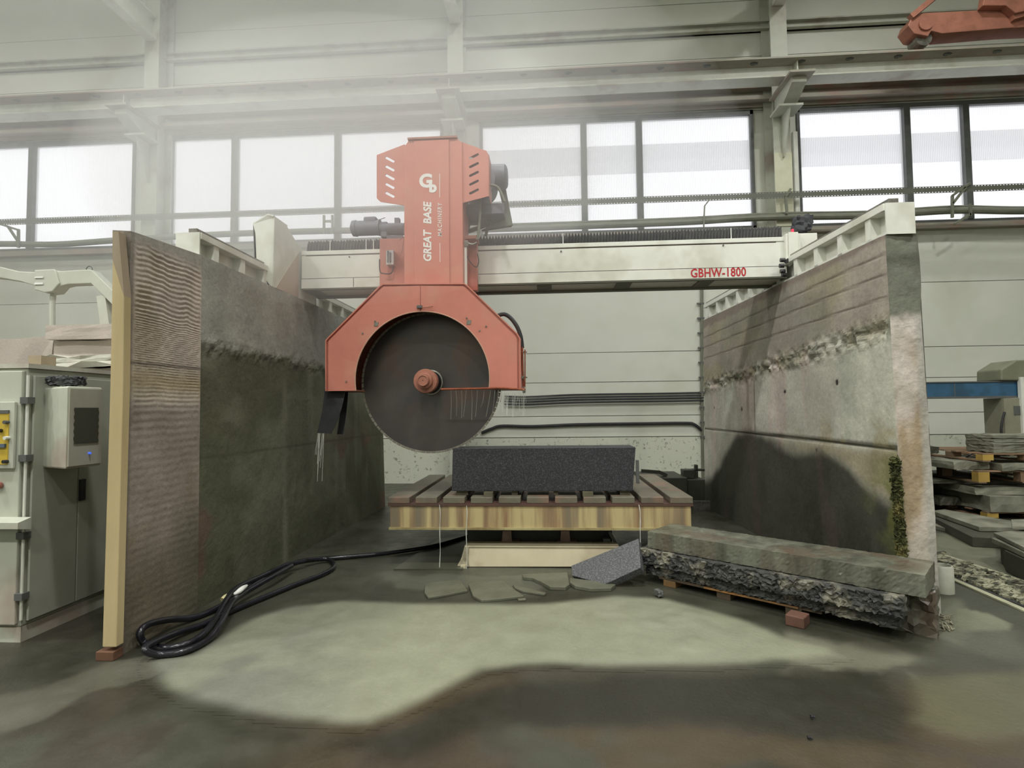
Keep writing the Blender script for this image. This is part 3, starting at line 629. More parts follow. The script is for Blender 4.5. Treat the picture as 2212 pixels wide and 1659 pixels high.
# left end carriage (tall hooded box riding on the left rail)
yn, yfar = 5.30, 6.75; p1 = at(585, 623, yn); xin = p1.x+0.02; zlow = p1.z; za = at(606, 463, yn).z
b = MB(); xo = xin-0.21
L0 = [(xin-0.13, yn, zlow+0.02), (xin-0.01, yn, zlow), (xin-0.01, yn+0.02, za-0.10), (xin-0.05, yn+0.0, za), (xo, yn, za-0.09), (xo+0.02, yn, za-0.55)]
b.prism([(xin, yn+0.02, zlow), (xin, 6.3, zlow), (xin, 6.3, ztp+0.0), (xin, YBR-0.02, ztp+0.06), (xin, yn+0.28, za-0.02), (xin, yn+0.02, za-0.02)], (-0.025, 0, 0))
b.prism([(xo, yn, za-0.09), (xin-0.06, yn, za), (xin, yn+0.02, za-0.02), (xin-0.01, yn+0.01, zlow), (xin-0.05, yn, zlow+0.06), (xo+0.02, yn, zlow+0.30)], (0, 0.03, 0))
b.prism([(xo, yn, za-0.09), (xo, yn+1.2, ztp+0.02), (xo, yn+1.2, zlow+0.3), (xo+0.02, yn, zlow+0.3)], (0.02, 0, 0))
b.prism([(xo, yn, za-0.09), (xin-0.06, yn, za), (xin-0.06, yn+0.3, za), (xo, yn+0.3, za-0.09)], (0, 0, 0.012)); b.prism([(xin-0.06, yn, za), (xin, yn, za-0.02), (xin, yn+0.3, za-0.02), (xin-0.06, yn+0.3, za)], (0, 0, 0.012))
b.build('end_carriage', m_rail, BR)
MB().prism([(xin+0.004, yn+0.28, za-0.5), (xin+0.004, YBR-0.02, ztp-0.02), (xin+0.004, YBR-0.02, zlow+0.02), (xin+0.004, yn+0.05, zlow+0.01)], (-0.006, 0, 0)).build('inspection_panel', mat('pinkish dusty paint', (190, 172, 158), (176, 164, 146), scale=3, rough=0.5), BR)
for yy in (yn+0.35, 6.5): MB().cyl((xin-0.14, yy, LT0.z+0.30), (xin-0.06, yy, LT0.z+0.30), 0.06).build('wheel', m_screw, BR, smooth=True)
MB().box(xo+0.02, xin-0.03, 6.3, yfar, LT0.z+0.30, ztp).build('rear_housing', m_rail, BR)
# right end carriage
rx = br.x; zr = RT0.z+0.27
b = MB().box(rx-0.02, rx+0.13, YBR-0.05, YBR+0.75, ztp-0.28, ztp+0.02).box(rx+0.13, rx+0.33, YBR+0.02, YBR+0.9, zr, ztp+0.04); b.build('end_carriage', m_rail, BR, bevel=0.006)
b = MB(); c = at(1709, 560, YBR-0.06); b.prism([(rx+0.005, YBR-0.055, ztp+0.03), (rx+0.10, YBR-0.055, ztp+0.03), (rx+0.10, YBR-0.055, zr-0.02), (rx+0.0, YBR-0.055, zr-0.09)], (0, -0.008, 0)); b.build('cover_plate', m_rail, BR)
b = MB()
for k, (px, py) in enumerate(((1690, 562), (1688, 574), (1690, 586), (1693, 594))): c = at(px, py, YBR-0.1); b.cyl((c.x-0.02, c.y, c.z), (c.x+0.025, c.y, c.z), 0.022, n=12)
c = at(1701, 563, YBR-0.1); b.cyl((c.x, YBR-0.11, c.z), (c.x, YBR-0.06, c.z), 0.02); b.build('scraper', m_black, BR, smooth=True)
c = at(1712, 498, YBR); MB().cyl((c.x, YBR, c.z-0.03), (c.x, YBR, c.z+0.012), 0.012, n=12).build('warning_light', glow('red lamp', (255, 40, 60), 2.0), BR, smooth=True)
c = at(1733, 482, YBR+0.2); MB().rough_box(c+Vector((-0.07, 0, -0.07)), (0.17, 0, 0), (0, 0.12, 0), (0.02, 0, 0.16), (6, 4, 6), 0.008, 3).build('cloth_wrap', mat('dark wrap', (70, 72, 76), (54, 54, 58), scale=10, rough=0.8), BR, smooth=True)

# ================================================================== SAW HEAD
yc = 5.38; g0 = at(911, 819, 5.2)
HD = thing('stone_saw', 'orange red stone saw head with big circular blade under an arched guard', 'saw', (g0.x, 5.5, g0.z-0.85))
def PX(L_, y): return [at(a, b, y) for a, b in L_]
# column
t = at(880, 302, yc); xl, xr = at(873, 450, yc).x, at(1000, 520, yc).x; zc0 = at(930, 625, yc).z; zc1 = at(930, 300, yc).z
b = MB().prism([(xl, yc, zc0), (xr, yc, zc0), (xr, yc, zc1-0.05), (xr-0.06, yc, zc1), (xl+0.05, yc, zc1), (xl, yc, zc1-0.07)], (0, 0.40, 0)); b.build('column', m_red, HD, bevel=0.006)
pa, pb = at(895, 450, yc).x, at(971, 450, yc).x
MB().prism([(pa, yc-0.0, zc0+0.01), (pb, yc, zc0+0.01), (pb, yc, zc1-0.02), (pa, yc, zc1-0.02)], (0, -0.012, 0)).build('front_panel', m_red, HD, bevel=0.003)
MB().box(xl+0.04, xr-0.05, yc-0.02, yc+0.36, zc1-0.005, zc1+0.014).build('top_cap', m_redd, HD)
# motor cover wings with slots
def wing(outline, slots, y):
    pts = PX(outline, y); loops = [[(p.x, p.z) for p in pts]]
    for (ax, ay), (bx_, by) in slots:
        A, B = at(ax, ay, y), at(bx_, by, y); A = Vector((A.x, A.z)); B = Vector((B.x, B.z)); d = (B-A).normalized(); nrm = Vector((-d.y, d.x)); r_ = 0.0125; lp = []
        for k in range(7): t_ = math.pi/2+math.pi*k/6; lp.append(A+(d*math.cos(t_)+nrm*math.sin(t_))*r_)
        for k in range(7): t_ = -math.pi/2+math.pi*k/6; lp.append(B+(d*math.cos(t_)+nrm*math.sin(t_))*r_)
        loops.append([(p.x, p.y) for p in lp])
    M4 = Matrix.Translation((0, y, 0)) @ Matrix(((1, 0, 0, 0), (0, 0, -1, 0), (0, 1, 0, 0), (0, 0, 0, 1)))
    return plate('cover_wing', loops, 0.008, M4, m_red, HD)
wing([(814, 336), (874, 313), (874, 444), (822, 436), (814, 428)], [((835, 341+19*k), (850, 349+19*k)) for k in range(5)], yc+0.02)
wing([(994, 307), (1051, 327), (1055, 334), (1055, 424), (994, 440)], [((1016, 342+19*k), (1032, 334+19*k)) for k in range(5)], yc+0.02)
for q in ([(874, 313), (814, 336)], [(814, 336), (814, 428)], [(994, 307), (1051, 327)], [(1055, 334), (1055, 424)]):
    a, c = PX(q, yc+0.02); MB().prism([a, c, c+Vector((0, 0.28 if q[0][0] > 900 else 0.06, 0)), a+Vector((0, 0.28 if q[0][0] > 900 else 0.06, 0))], (0, 0, 0.006) if abs(a.x-c.x) > 0.02 else (0.006, 0, 0)).build('cover_flange', m_red, HD)
# lettering on the column
ty = yc-0.0135
def upt(s, px, py, size, **k): c = at(px, py, ty); text('lettering', s, size, UPW(Vector((c.x, ty, c.z))), m_white, HD, **k)
upt('GREAT', 924, 532, 0.108, bold=0.0035, shear=0.18, sx=0.93)
upt('BASE', 924, 461, 0.108, bold=0.0035, shear=0.18, sx=0.93)
upt('MACHINERY', 950.5, 475, 0.060, bold=0.0004, shear=0.18, sx=0.86, space=1.22)
c = at(920, 392, ty); text('lettering', 'G', 0.185, FRONT(Vector((c.x, ty, c.z))), m_white, HD, bold=0.008)
c = at(935, 405, ty); text('lettering', 'b', 0.145, FRONT(Vector((c.x, ty-0.001, c.z))), m_white, HD, bold=0.008)
xx = at(950, 450, ty).x
for a, c in ((375, 426), (525, 566)): MB().box(xx-0.0025, xx+0.0025, ty, ty+0.002, at(950, c, ty).z, at(950, a, ty).z).build('stripe', m_white, HD)
# carriage side plates gripping the bridge
def plate_box(x0p, x1p, y0p, y1p, y, d, m, nm, bev=0.004):
    a = at(x0p, y1p, y); c = at(x1p, y0p, y); return MB().box(a.x, c.x, y, y+d, a.z, c.z).build(nm, m, HD, bevel=bev)
plate_box(820, 876, 514, 617, YBR-0.13, 0.10, m_red, 'side_plate'); plate_box(998, 1030, 509, 628, YBR-0.13, 0.10, m_red, 'side_plate')
plate_box(1001, 1008, 525, 625, yc+0.1, 0.03, m_rail, 'guide_strip'); plate_box(997, 1011, 519, 532, yc+0.09, 0.05, m_screw, 'guide_clamp', 0.002)
a = plate_box(834, 850, 540, 572, YBR-0.22, 0.09, mat('pale switch box', (206, 206, 204), (180, 180, 180), rough=0.4), 'switch_box'); plate_box(836, 838.5, 541, 566, YBR-0.235, 0.015, m_dark, 'switch_box_edge', 0); plate_box(841, 844, 545, 565, YBR-0.235, 0.015, m_dark, 'switch_box_edge', 0)
MB().tube(PX([(850, 575), (845, 590), (830, 591), (821, 586), (820, 560)], YBR-0.2), 0.006).build('cable', m_black, HD, smooth=True)
MB().tube(PX([(862, 520), (872, 512), (869, 540), (860, 560), (852, 566)], YBR-0.2), 0.003).build('cable', m_redd, HD, smooth=True)
MB().tube(PX([(1005, 535), (1012, 560), (1028, 577), (1034, 565), (1031, 548)], YBR-0.2), 0.005).build('cable', m_black, HD, smooth=True)
# travel motor, left on top of the bridge
ym = YBR+0.05
a, c = at(759, 494, ym), at(822, 494, ym); MB().lathe(a, (1, 0, 0), [(0, 0.05), (0.02, 0.085), (0.06, 0.09), (0.07, 0.082), (c.x-a.x-0.04, 0.082), (c.x-a.x, 0.092)], 28).build('travel_motor', m_motor, HD, smooth=True)
plate_box(784, 812, 466, 482, ym-0.06, 0.14, m_motor, 'terminal_box', 0.02)
a, c = at(822, 495, ym), at(874, 495, ym); MB().cyl(a, c, 0.066).build('gearbox', m_motor, HD, smooth=True); plate_box(822, 836, 478, 512, ym-0.05, 0.16, m_motor, 'gear_flange', 0.01)
plate_box(852, 862, 470, 484, ym-0.02, 0.06, m_motor, 'sensor_bracket', 0); MB().tube(PX([(815, 480), (822, 474), (832, 470)], ym), 0.004).build('cable', m_dark, HD)
plate_box(835, 870, 508, 518, ym-0.08, 0.16, m_motor, 'motor_mount', 0)
# spindle motor and belt frame, right of the column
c0 = at(1030, 386, yc+0.2); MB().lathe(c0+Vector((0, 0.0, 0)), (0, 1, 0), [(0, 0.12), (0.02, 0.185), (0.30, 0.19), (0.34, 0.15)], 40).build('spindle_motor', m_motor, HD, smooth=True)
a, c = at(1050, 384, yc+0.35), at(1097, 384, yc+0.35); MB().lathe(a, (1, 0, 0), [(0, 0.135), (c.x-a.x-0.03, 0.13), (c.x-a.x-0.01, 0.11), (c.x-a.x, 0.08)], 28).build('motor_end_box', m_motor, HD, smooth=True)
plate_box(996, 1088, 438, 464, yc+0.25, 0.35, m_motor, 'motor_base', 0.005)
b = MB(); B_ = lambda p, q, w: b.bar(at(*p, yc+0.45), at(*q, yc+0.45), w, 0.03)
B_((1018, 462), (1008, 508), 0.03); B_((1060, 462), (1049, 510), 0.03); B_((1012, 500), (1088, 472), 0.05); B_((1086, 405), (1102, 488), 0.06); B_((1078, 400), (1095, 470), 0.015); B_((1003, 462), (1003, 520), 0.04)
b.build('motor_frame', m_pipe, HD); b = MB().prism(PX([(1082, 440), (1098, 448), (1105, 487), (1040, 497), (1084, 476)], yc+0.44), (0, 0.05, 0)); b.build('belt_guard', m_pipe, HD)
MB().tube(PX([(1031, 518), (1034, 500), (1037, 460), (1038, 425), (1044, 406), (1058, 400), (1074, 404), (1084, 420), (1090, 436)], yc+0.15), 0.014).build('cable_hose', m_pipe, HD, smooth=True)
MB().tube(PX([(1030, 524), (1020, 528), (1008, 524)], yc+0.12), 0.012).build('hose_fitting', m_screw, HD, smooth=True)
plate_box(1004, 1030, 508, 516, yc+0.16, 0.2, m_redd, 'bracket', 0)
# blade guard with arch
yg = 5.2; gc = at(911, 819, yg); R1 = 150*yg/FPX; zg0 = at(911, 842, yg).z
def arch(Rr, n=40):
    th0 = math.asin(max(-1, (zg0-gc.z)/Rr)); out = []
    for k in range(n+1): t_ = th0+(math.pi-2*th0)*k/n; out.append(Vector((gc.x+Rr*math.cos(t_), yg, gc.z+Rr*math.sin(t_))))
    return out
O = PX([(702, 842), (702, 735), (708, 728), (818, 618), (826, 612), (1003, 611), (1010, 616), (1118, 720), (1124, 730), (1125, 838)], yg)
O[0].z = zg0; O[-1].z = zg0
outer = [Vector((p.x, p.z)) for p in O]
ar = arch(R1)                       # right to left
loop = [(p.x, p.y) for p in outer] + [(p.x, p.z) for p in ar]
M4 = Matrix.Translation((0, yg+0.03, 0)) @ Matrix(((1, 0, 0, 0), (0, 0, -1, 0), (0, 1, 0, 0), (0, 0, 0, 1)))
gd = plate('blade_guard', [loop], 0.004, M4, m_red, HD)
gd.name = 'guard_frame'
# casing: outer skin strip, back plate
b = MB(); O2 = [Vector((p.x, 0, p.y)) for p in outer]; y0_, y1_ = yg+0.006, yg+0.54; cen = Vector((gc.x, 0, gc.z-0.1))
for p, q in zip(O2[:-1], O2[1:]):
    ip = p+(cen-p).normalized()*0.012; iq = q+(cen-q).normalized()*0.012; i = len(b.v)
    b.v += [(p.x, y0_, p.z), (q.x, y0_, q.z), (iq.x, y0_, iq.z), (ip.x, y0_, ip.z), (p.x, y1_, p.z), (q.x, y1_, q.z), (iq.x, y1_, iq.z), (ip.x, y1_, ip.z)]
    b.f += [(i, i+1, i+2, i+3), (i+4, i+7, i+6, i+5), (i, i+4, i+5, i+1), (i+3, i+2, i+6, i+7), (i, i+3, i+7, i+4), (i+1, i+5, i+6, i+2)]
gs = b.build('guard_casing', m_red, HD)
b = MB().prism([Vector((p.x, y1_-0.01, p.z)) for p in O2], (0, 0.01, 0)); b.build('back_plate', m_redd, HD)
# side compartments either side of the arch keep water in
for sgn in (-1, 1):
    xa = gc.x+sgn*(R1+0.01); xb_ = O2[0].x+0.014 if sgn < 0 else O2[-1].x-0.014
    MB().box(xa, xb_, yg+0.035, y1_-0.012, zg0+0.001, zg0+0.012).build('bottom_flange', m_redd, HD)
# door leaves standing proud of the frame
def inset(L_, w):
    n = len(L_); out = []
    for k in range(n):
        p = L_[k]
        if k == 0: out.append(Vector((p.x+w, p.y)))
        elif k == n-1: out.append(Vector((p.x-w, p.y)))
        else:
            a = (L_[k]-L_[k-1]).normalized(); c = (L_[k+1]-L_[k]).normalized(); na = Vector((a.y, -a.x)); nc = Vector((c.y, -c.x)); m2 = (na+nc).normalized(); out.append(p+m2*(w/max(0.5, m2.dot(na))))
    return out
I = inset(outer, 0.032); xs = at(908, 640, yg).x
def door(left):
    if left:
        pts = [p for p in I if p.x < xs-0.01]+[Vector((xs-0.002, I[4].y)), Vector((xs-0.002, gc.z+R1))]+[Vector((p.x, p.z)) for p in ar if p.x < xs-0.002]
    else:
        pts = [Vector((xs+0.002, I[4].y))]+[p for p in I if p.x > xs+0.01]+[Vector((p.x, p.z)) for p in ar if p.x > xs+0.002]+[Vector((xs+0.002, gc.z+R1))]
    M4 = Matrix.Translation((0, yg+0.014, 0)) @ Matrix(((1, 0, 0, 0), (0, 0, -1, 0), (0, 1, 0, 0), (0, 0, 0, 1)))
    d = plate('guard_door', [[(p.x, p.y) for p in pts]], 0.022, M4, m_red, HD)
    bv = d.modifiers.new('bevel', 'BEVEL'); bv.width = 0.003; bv.segments = 2; bv.limit_method = 'ANGLE'
door(True); door(False)
Rm = lambda p: 0
MB().tube([Vector((p.x, yg+0.004, p.z)) for p in arch(R1-0.002, 60)], 0.006, n=6, sub=1).build('arch_rim', mat('pale worn edge', (190, 150, 130), rough=0.4), HD, smooth=True)
b = MB(); a, c = at(901, 666, yg), at(926, 661, yg); b.box(a.x, a.x+0.05, yg-0.02, yg+0.002, a.z, a.z+0.025); b.build('latch', m_dark, HD)
MB().tube(PX([(905, 664), (918, 664), (935, 662)], yg-0.015), 0.004, sub=1).build('latch_lever', m_redd, HD)
b = MB()
for px, py in ((810, 694), (783, 720), (1008, 687), (1036, 714), (1050, 705), (748, 824)): c = at(px, py, yg); b.cyl((c.x, yg-0.004, c.z), (c.x, yg+0.004, c.z), 0.008, n=8)
b.build('screw', m_screw, HD)
b = MB()
for px, py, a_, w in ((812, 700, 0.7, .03), (1012, 696, -0.7, .03)): c = at(px, py, yg); b.obox((c.x-0.02, yg-0.001, c.z-0.02), (0.04, 0, 0), (0, 0.004, 0), (0.006, 0, 0.04))
b.build('patch_plate', m_screw, HD)
# blade
yb = 5.535; bc = at(931, 826, yb); R = 154.5*yb/FPX
m_blade = mat('dark blade steel', (80, 78, 80), (92, 84, 80), scale=2, rough=0.34, metal=0.5, c3=(104, 80, 68), s3=0.9)
BL = MB().lathe(bc+Vector((0, -0.006, 0)), (0, 1, 0), [(0, 0.02), (0.0, R-0.02), (0.012, R-0.02), (0.012, 0.02)], 160).build('blade', m_blade, HD, smooth=False)
b = MB(); ns = 84
for k in range(ns):
    t0, t1 = 2*math.pi*k/ns, 2*math.pi*(k+0.86)/ns; P = []
    for rr, tt in ((R-0.021, t0), (R, t0), (R, t1), (R-0.021, t1)): P.append((bc.x+rr*math.cos(tt), yb-0.008, bc.z+rr*math.sin(tt)))
    b.prism(P, (0, 0.016, 0))
BL['_org'] = HD['_org']; sgm = b.build('rim_segments', mat('pale diamond rim', (136, 132, 120), (112, 108, 96), scale=20, rough=0.5), BL)
MB().lathe((bc.x, yb-0.008, bc.z), (0, -1, 0), [(-0.01, 0.02), (-0.01, 0.127), (0.018, 0.127), (0.022, 0.120), (0.022, 0.02)], 48).build('blade_flange', m_screw, HD, smooth=True)
MB().lathe((bc.x, yb, bc.z), (0, -1, 0), [(0.02, 0.118), (0.16, 0.06), (0.16, 0.055), (0.25, 0.055)], 40).build('spindle_shaft', m_black, HD, smooth=True)
hx, hz = at(914, 821, 5.16).x, at(914, 821, 5.16).z
MB().lathe((bc.x, 5.30, bc.z), (0, -1, 0), [(-0.05, 0.06), (-0.05, 0.115), (0.02, 0.118), (0.03, 0.112), (0.032, 0.078), (0.075, 0.076), (0.08, 0.07)], 48).build('hub_cap', m_redd, HD, smooth=True)
MB().lathe((bc.x, 5.22, bc.z), (0, -1, 0), [(0, 0.055), (0.05, 0.055), (0.055, 0.05), (0.055, 0.045), (0.05, 0.043), (0.05, 0.006), (0.045, 0.005)], 32).build('hub_nut', m_redd, HD, smooth=True)
MB().lathe((bc.x, yb+0.006, bc.z), (0, 1, 0), [(0, 0.1), (0.1, 0.1), (0.1, 0.07), (0.22, 0.07)], 32).build('rear_shaft', m_dark, HD, smooth=True)
# water hose and copper spray line
MB().tube(PX([(1066, 690), (1076, 682), (1090, 679), (1104, 688), (1117, 706), (1125, 728), (1128, 752)], yg+0.14), 0.020).build('water_hose', m_black, HD, smooth=True)
b = MB(); a = PX([(1128, 750), (1129, 800), (1131, 838)], yg+0.12); b.tube(a, 0.011); a2 = PX([(1134, 755), (1134, 838)], yg+0.1); b.tube(a2, 0.006, sub=1)
b.tube(PX([(1133, 842), (1080, 838), (1050, 839), (953, 841)], yg-0.03), 0.0105); b.tube([PX([(1131, 838)], yg+0.12)[0], PX([(1133, 842)], yg-0.03)[0]], 0.011, sub=1)
b.build('spray_pipe', m_copper, HD, smooth=True)
b = MB(); c = at(1128, 760, yg+0.12); b.cyl(c-Vector((0.025, 0, 0)), c+Vector((0.045, 0, 0)), 0.009, n=10); c = at(1129, 815, yg+0.12); b.cyl(c-Vector((0.03, 0, 0)), c+Vector((0.045, 0, 0)), 0.008, n=10); b.cyl(c-Vector((0, 0.03, 0)), c+Vector((0, 0.03, 0)), 0.014, n=10)
b.cyl(at(1132, 846, yg-0.05), at(1132, 838, yg+0.1), 0.016, n=12); b.build('valve', m_screw, HD, smooth=True)
# rubber splash flaps
def flap(top, bot, y0, y1, nm):
    b = MB(); N = 8; rows = []
    for k in range(N+1):
        t_ = k/N; cv = t_**1.6; y = y0+(y1-y0)*t_
        l = (top[0][0]+(bot[0][0]-top[0][0])*cv, top[0][1]+(bot[0][1]-top[0][1])*t_); r_ = (top[1][0]+(bot[1][0]-top[1][0])*cv, top[1][1]+(bot[1][1]-top[1][1])*t_)
        rows.append((at(*l, y), at(*r_, y)))
    for (a, c), (d, e) in zip(rows[:-1], rows[1:]):
        i = len(b.v); dv = Vector((0, 0.012, 0)); b.v += [tuple(q) for q in (a, c, e, d, a+dv, c+dv, e+dv, d+dv)]; b.f += [(i, i+3, i+2, i+1), (i+4, i+5, i+6, i+7), (i, i+4, i+7, i+3), (i+1, i+2, i+6, i+5), (i, i+1, i+5, i+4), (i+3, i+7, i+6, i+2)]
    b.build(nm, m_black, HD, smooth=True)
flap([(701, 840), (745, 840)], [(685, 935), (715, 937)], yg+0.1, yg+0.02, 'splash_flap'); flap([(738, 840), (752, 840)], [(728, 938), (741, 938)], yg+0.3, yg+0.2, 'splash_flap')

# ================================================================== WORK TABLE
yt = 5.32; a = at(838, 1075, yt); c = at(1497, 1073, yt); zt1 = (a.z+c.z)/2; tx0, tx1 = a.x, c.x
fl = onz(950, 1027, zt1); fr_ = onz(1440, 1022, zt1); yfar = (fl.y+fr_.y)/2
TB = thing('work_table', 'slotted cast iron saw table with rust streaked yellow front skirt', 'table', ((tx0+tx1)/2, (yt+yfar)/2, 0))
m_cast = mat('wet cast iron', (112, 108, 92), (96, 88, 76), scale=3, rough=0.5, c3=(126, 100, 84), s3=2.5, bump=0.3)
m_tabl = mat('rust streaked yellow', (186, 170, 124), (140, 110, 80), scale=2.6, rough=0.6, stretch=(3.2, 1, 0.16), c3=(122, 112, 92), s3=1.3, lo=0.42, hi=0.62)
pit = (tx1-tx0+0.058)/11
for k in range(11):
    x = tx0+k*pit; MB().box(x, x+pit-0.058, yt, yfar, zt1-0.060, zt1).build('slotted_rib', m_cast, TB, bevel=0.006)
MB().box(tx0, tx1, yt, yfar, zt1-0.085, zt1-0.060).build('bed_plate', mat('dark rust red', (92, 62, 54), (76, 58, 50), scale=5, rough=0.6), TB)
zs = at(1160, 1140, yt).z; MB().box(tx0+0.02, tx1-0.02, yt+0.01, yfar-0.02, zs, zt1-0.085).build('skirt', m_tabl, TB)
MB().box(tx0+0.01, tx1-0.01, yt-0.006, yfar, zs-0.022, zs).build('skirt_lip', mat('slurry crusted lip', (176, 166, 120), (130, 112, 76), scale=6, rough=0.6), TB)
yq = 5.75; a = at(1010, 1148, yq); c = at(1322, 1148, yq)
MB().box(a.x, c.x, yq, yfar-0.3, 0.0, zs-0.022).build('pedestal', mat('dark wet pedestal', (44, 44, 38), (34, 34, 28), scale=6, rough=0.5), TB)
m_pinkmet = mat('reddish bracket', (146, 122, 112), (120, 98, 88), scale=8, rough=0.5)
for px in (1097, 1223):
    yk = 5.62; b = MB(); b.prism(PX([(px-11, 1147), (px+7, 1147), (px+9, 1172), (px-13, 1172)], yk), (0, 0.06, 0)); b.prism(PX([(px-18, 1172), (px+24, 1172), (px+24, 1177), (px-18, 1177)], yk-0.04), (0, 0.16, 0)); b.build('jack_bracket', m_pinkmet, TB)
b = MB().bar(at(1316, 1148, 5.6), at(1332, 1178, 5.6), 0.03, 0.03).box(at(1303, 1165, 5.6).x, at(1318, 1165, 5.6).x, 5.58, 5.66, at(1303, 1180, 5.6).z, at(1303, 1163, 5.6).z); b.build('limit_switch', m_dark, TB)
# cream trolley guard standing in front of the pedestal
y0_ = onz(1000, 1225).y; a = at(1003, 1180, y0_); c = at(1338, 1180, y0_)
TG = thing('track_guard', 'cream painted steel channel lying on the floor under the saw table', 'guard', ((a.x+c.x)/2, y0_, 0))
m_cream = mat('cream paint', (206, 196, 168), (190, 180, 150), scale=2, rough=0.45, c3=(176, 160, 134), s3=2)
MB().prism([at(1003, 1182, y0_+0.03), at(1000, 1224, y0_), at(1338, 1224, y0_), at(1338, 1182, y0_+0.03)], (0, 0.012, 0)).box(a.x, c.x, y0_+0.02, y0_+0.20, a.z-0.012, a.z).build('channel', m_cream, TG)
MB().prism([at(1003, 1182, y0_+0.02), at(1013, 1182, y0_+0.02), at(1010, 1206, y0_), at(1014, 1224, y0_-0.005), at(988, 1222, y0_-0.02), at(997, 1205, y0_)], (0, -0.006, 0)).build('bent_end', mat('stained cream', (120, 112, 92), (180, 172, 146), scale=9, rough=0.5), TG)
tag(MB().box(a.x-0.03, a.x+0.02, y0_-0.05, y0_-0.02, 0, 0.03).build('offcut', m_cream), 'tiny pale chip at the left foot of the cream channel', 'offcut')
tag(MB().prism([onz(*q)+Vector((0, 0, 0.001)) for q in ((850, 1232), (1000, 1232), (1010, 1165), (950, 1165))], (0, 0, 0.012)).build('floor_plate', mat('wet dark plate', (66, 67, 54), (78, 79, 66), scale=4, rough=0.35)), 'dark wet floor plate left of the cream channel under the table', 'plate')

# granite block with a fresh kerf
m_gran = mat('dark speckled granite', (38, 39, 43), (84, 85, 90), scale=85, rough=0.5, lo=0.48, hi=0.72, bump=0.35, bscale=90)
ybk = 5.42; a = at(976, 1061, ybk); c = at(1367, 1061, ybk); a2 = at(978, 969, ybk); c2 = at(1373, 966, ybk); zb0 = a.z; 
def bpt(x, y, z): return Vector((x, y, z))
zk = a2.z-0.12; b = MB(); prof = [(ybk, zb0), (ybk, 1), (5.515, 1), (5.515, zk), (5.562, zk), (5.562, 1), (5.78, 1), (5.78, zb0)]
def ends(y, z): 
    t_ = 0 if z == zb0 else 1; zl = {zb0: a.z, 1: a2.z, zk: zk}[z]; zr_ = {zb0: c.z, 1: c2.z+0.0, zk: zk}[z]; zr_ = max(zr_, zb0) if z == zb0 else zr_
    return Vector((a.x+(a2.x-a.x)*t_, y, zl)), Vector((c.x+(c2.x-c.x)*t_, y, zr_))
i = len(b.v); E_ = [ends(*p) for p in prof]; n = len(prof); b.v += [tuple(e[0]) for e in E_]+[tuple(e[1]) for e in E_]
b.f += [(i+0, i+3, i+2, i+1), (i+0, i+7, i+4, i+3), (i+7, i+6, i+5, i+4)]; b.f += [(i+n, i+n+1, i+n+2, i+n+3), (i+n, i+n+3, i+n+4, i+n+7), (i+n+7, i+n+4, i+n+5, i+n+6)]
for k in range(n): j = (k+1) % n; b.f.append((i+k, i+j, i+n+j, i+n+k))
gb = tag(b.build('granite_block', m_gran, bevel=0.004), 'long dark speckled granite block on the saw table under the blade', 'block')
for k, (px0, px1, py) in enumerate(((1047, 1066, 1070), (1258, 1280, 1071), (1105, 1118, 1066), (1196, 1206, 1066), (985, 1010, 1066), (1340, 1362, 1066))):
    x0_, x1_ = at(px0, py, ybk).x, at(px1, py, ybk).x; y0q = yt+0.02 if k < 2 else ybk+0.03
    o = MB().box(x0_, x1_, y0q, 5.74, zt1+0.001, zb0-0.002).build('wooden_spacer', mat('wet spacer', (96, 92, 72), (80, 74, 58), scale=6, rough=0.7)); tag(o, ['pale wooden spacer under the left part of the granite block, sticking out', 'pale wooden spacer under the right part of the granite block, sticking out', 'short spacer third from the left under the granite block', 'short spacer between the middle ribs under the granite block', 'spacer at the left end under the granite block', 'spacer at the right end under the granite block'][k], 'spacer', 'wooden spacers under the block')

# thin water streams and jets
def water_mat():
    m = bpy.data.materials.new('water'); m.use_nodes = True; b = m.node_tree.nodes['Principled BSDF']; b.inputs['Base Color'].default_value = (0.82, 0.84, 0.78, 1); b.inputs['Roughness'].default_value = 0.08; b.inputs['Alpha'].default_value = 0.55; return m
m_water = water_mat()
def wstream(pts, y, r, lab):
    P = [at(px, py, y) for px, py in pts]; tag(MB().tube(P, r, n=6, sub=4, rs=lambda t: 0.7+0.5*math.sin(t*9)**2).build('water_stream', m_water, smooth=True), lab, 'water', 'water streams off the saw table')
wstream([(949, 1090), (951, 1110), (950, 1150), (951, 1190), (949, 1232)], 5.30, 0.004, 'thin water stream falling off the left part of the saw table')
wstream([(1008, 1092), (1009, 1115), (1007, 1150), (1009, 1200), (1007, 1238)], 5.30, 0.004, 'thin water stream falling past the end of the cream channel')
wstream([(1380, 1090), (1383, 1110), (1383, 1150), (1384, 1200)], 5.30, 0.0045, 'thin water stream falling in front of the right end of the table')
b = MB(); sp = [(974, 905), (986, 898), (997, 903), (1001, 900), (1019, 907), (1027, 900), (1038, 880), (1050, 900), (1063, 895), (1072, 870), (1078, 862)]
for k, (ex, ey) in enumerate(sp):
    sx_ = (974, 985, 997, 1007, 1019, 1031, 1046, 1060, 1069, 1076, 1083)[k]; b.tube([at(sx_, 843, 5.18), at((sx_+ex)/2+1, 868, 5.3), at(ex, ey, 5.45)], 0.0028, n=5, sub=4)
for k in range(26):
    x = random.uniform(1085, 1135); b.tube([at(x, 848, 5.2), at(x+random.uniform(-3, 3), 848+random.uniform(15, 60), 5.22)], 0.0016, n=4, sub=1)
for k in range(10):
    x = random.uniform(686, 700); b.tube([at(x, 936, 5.2), at(x-random.uniform(2, 8), 936+random.uniform(20, 120), 5.2)], 0.0018, n=4, sub=1)
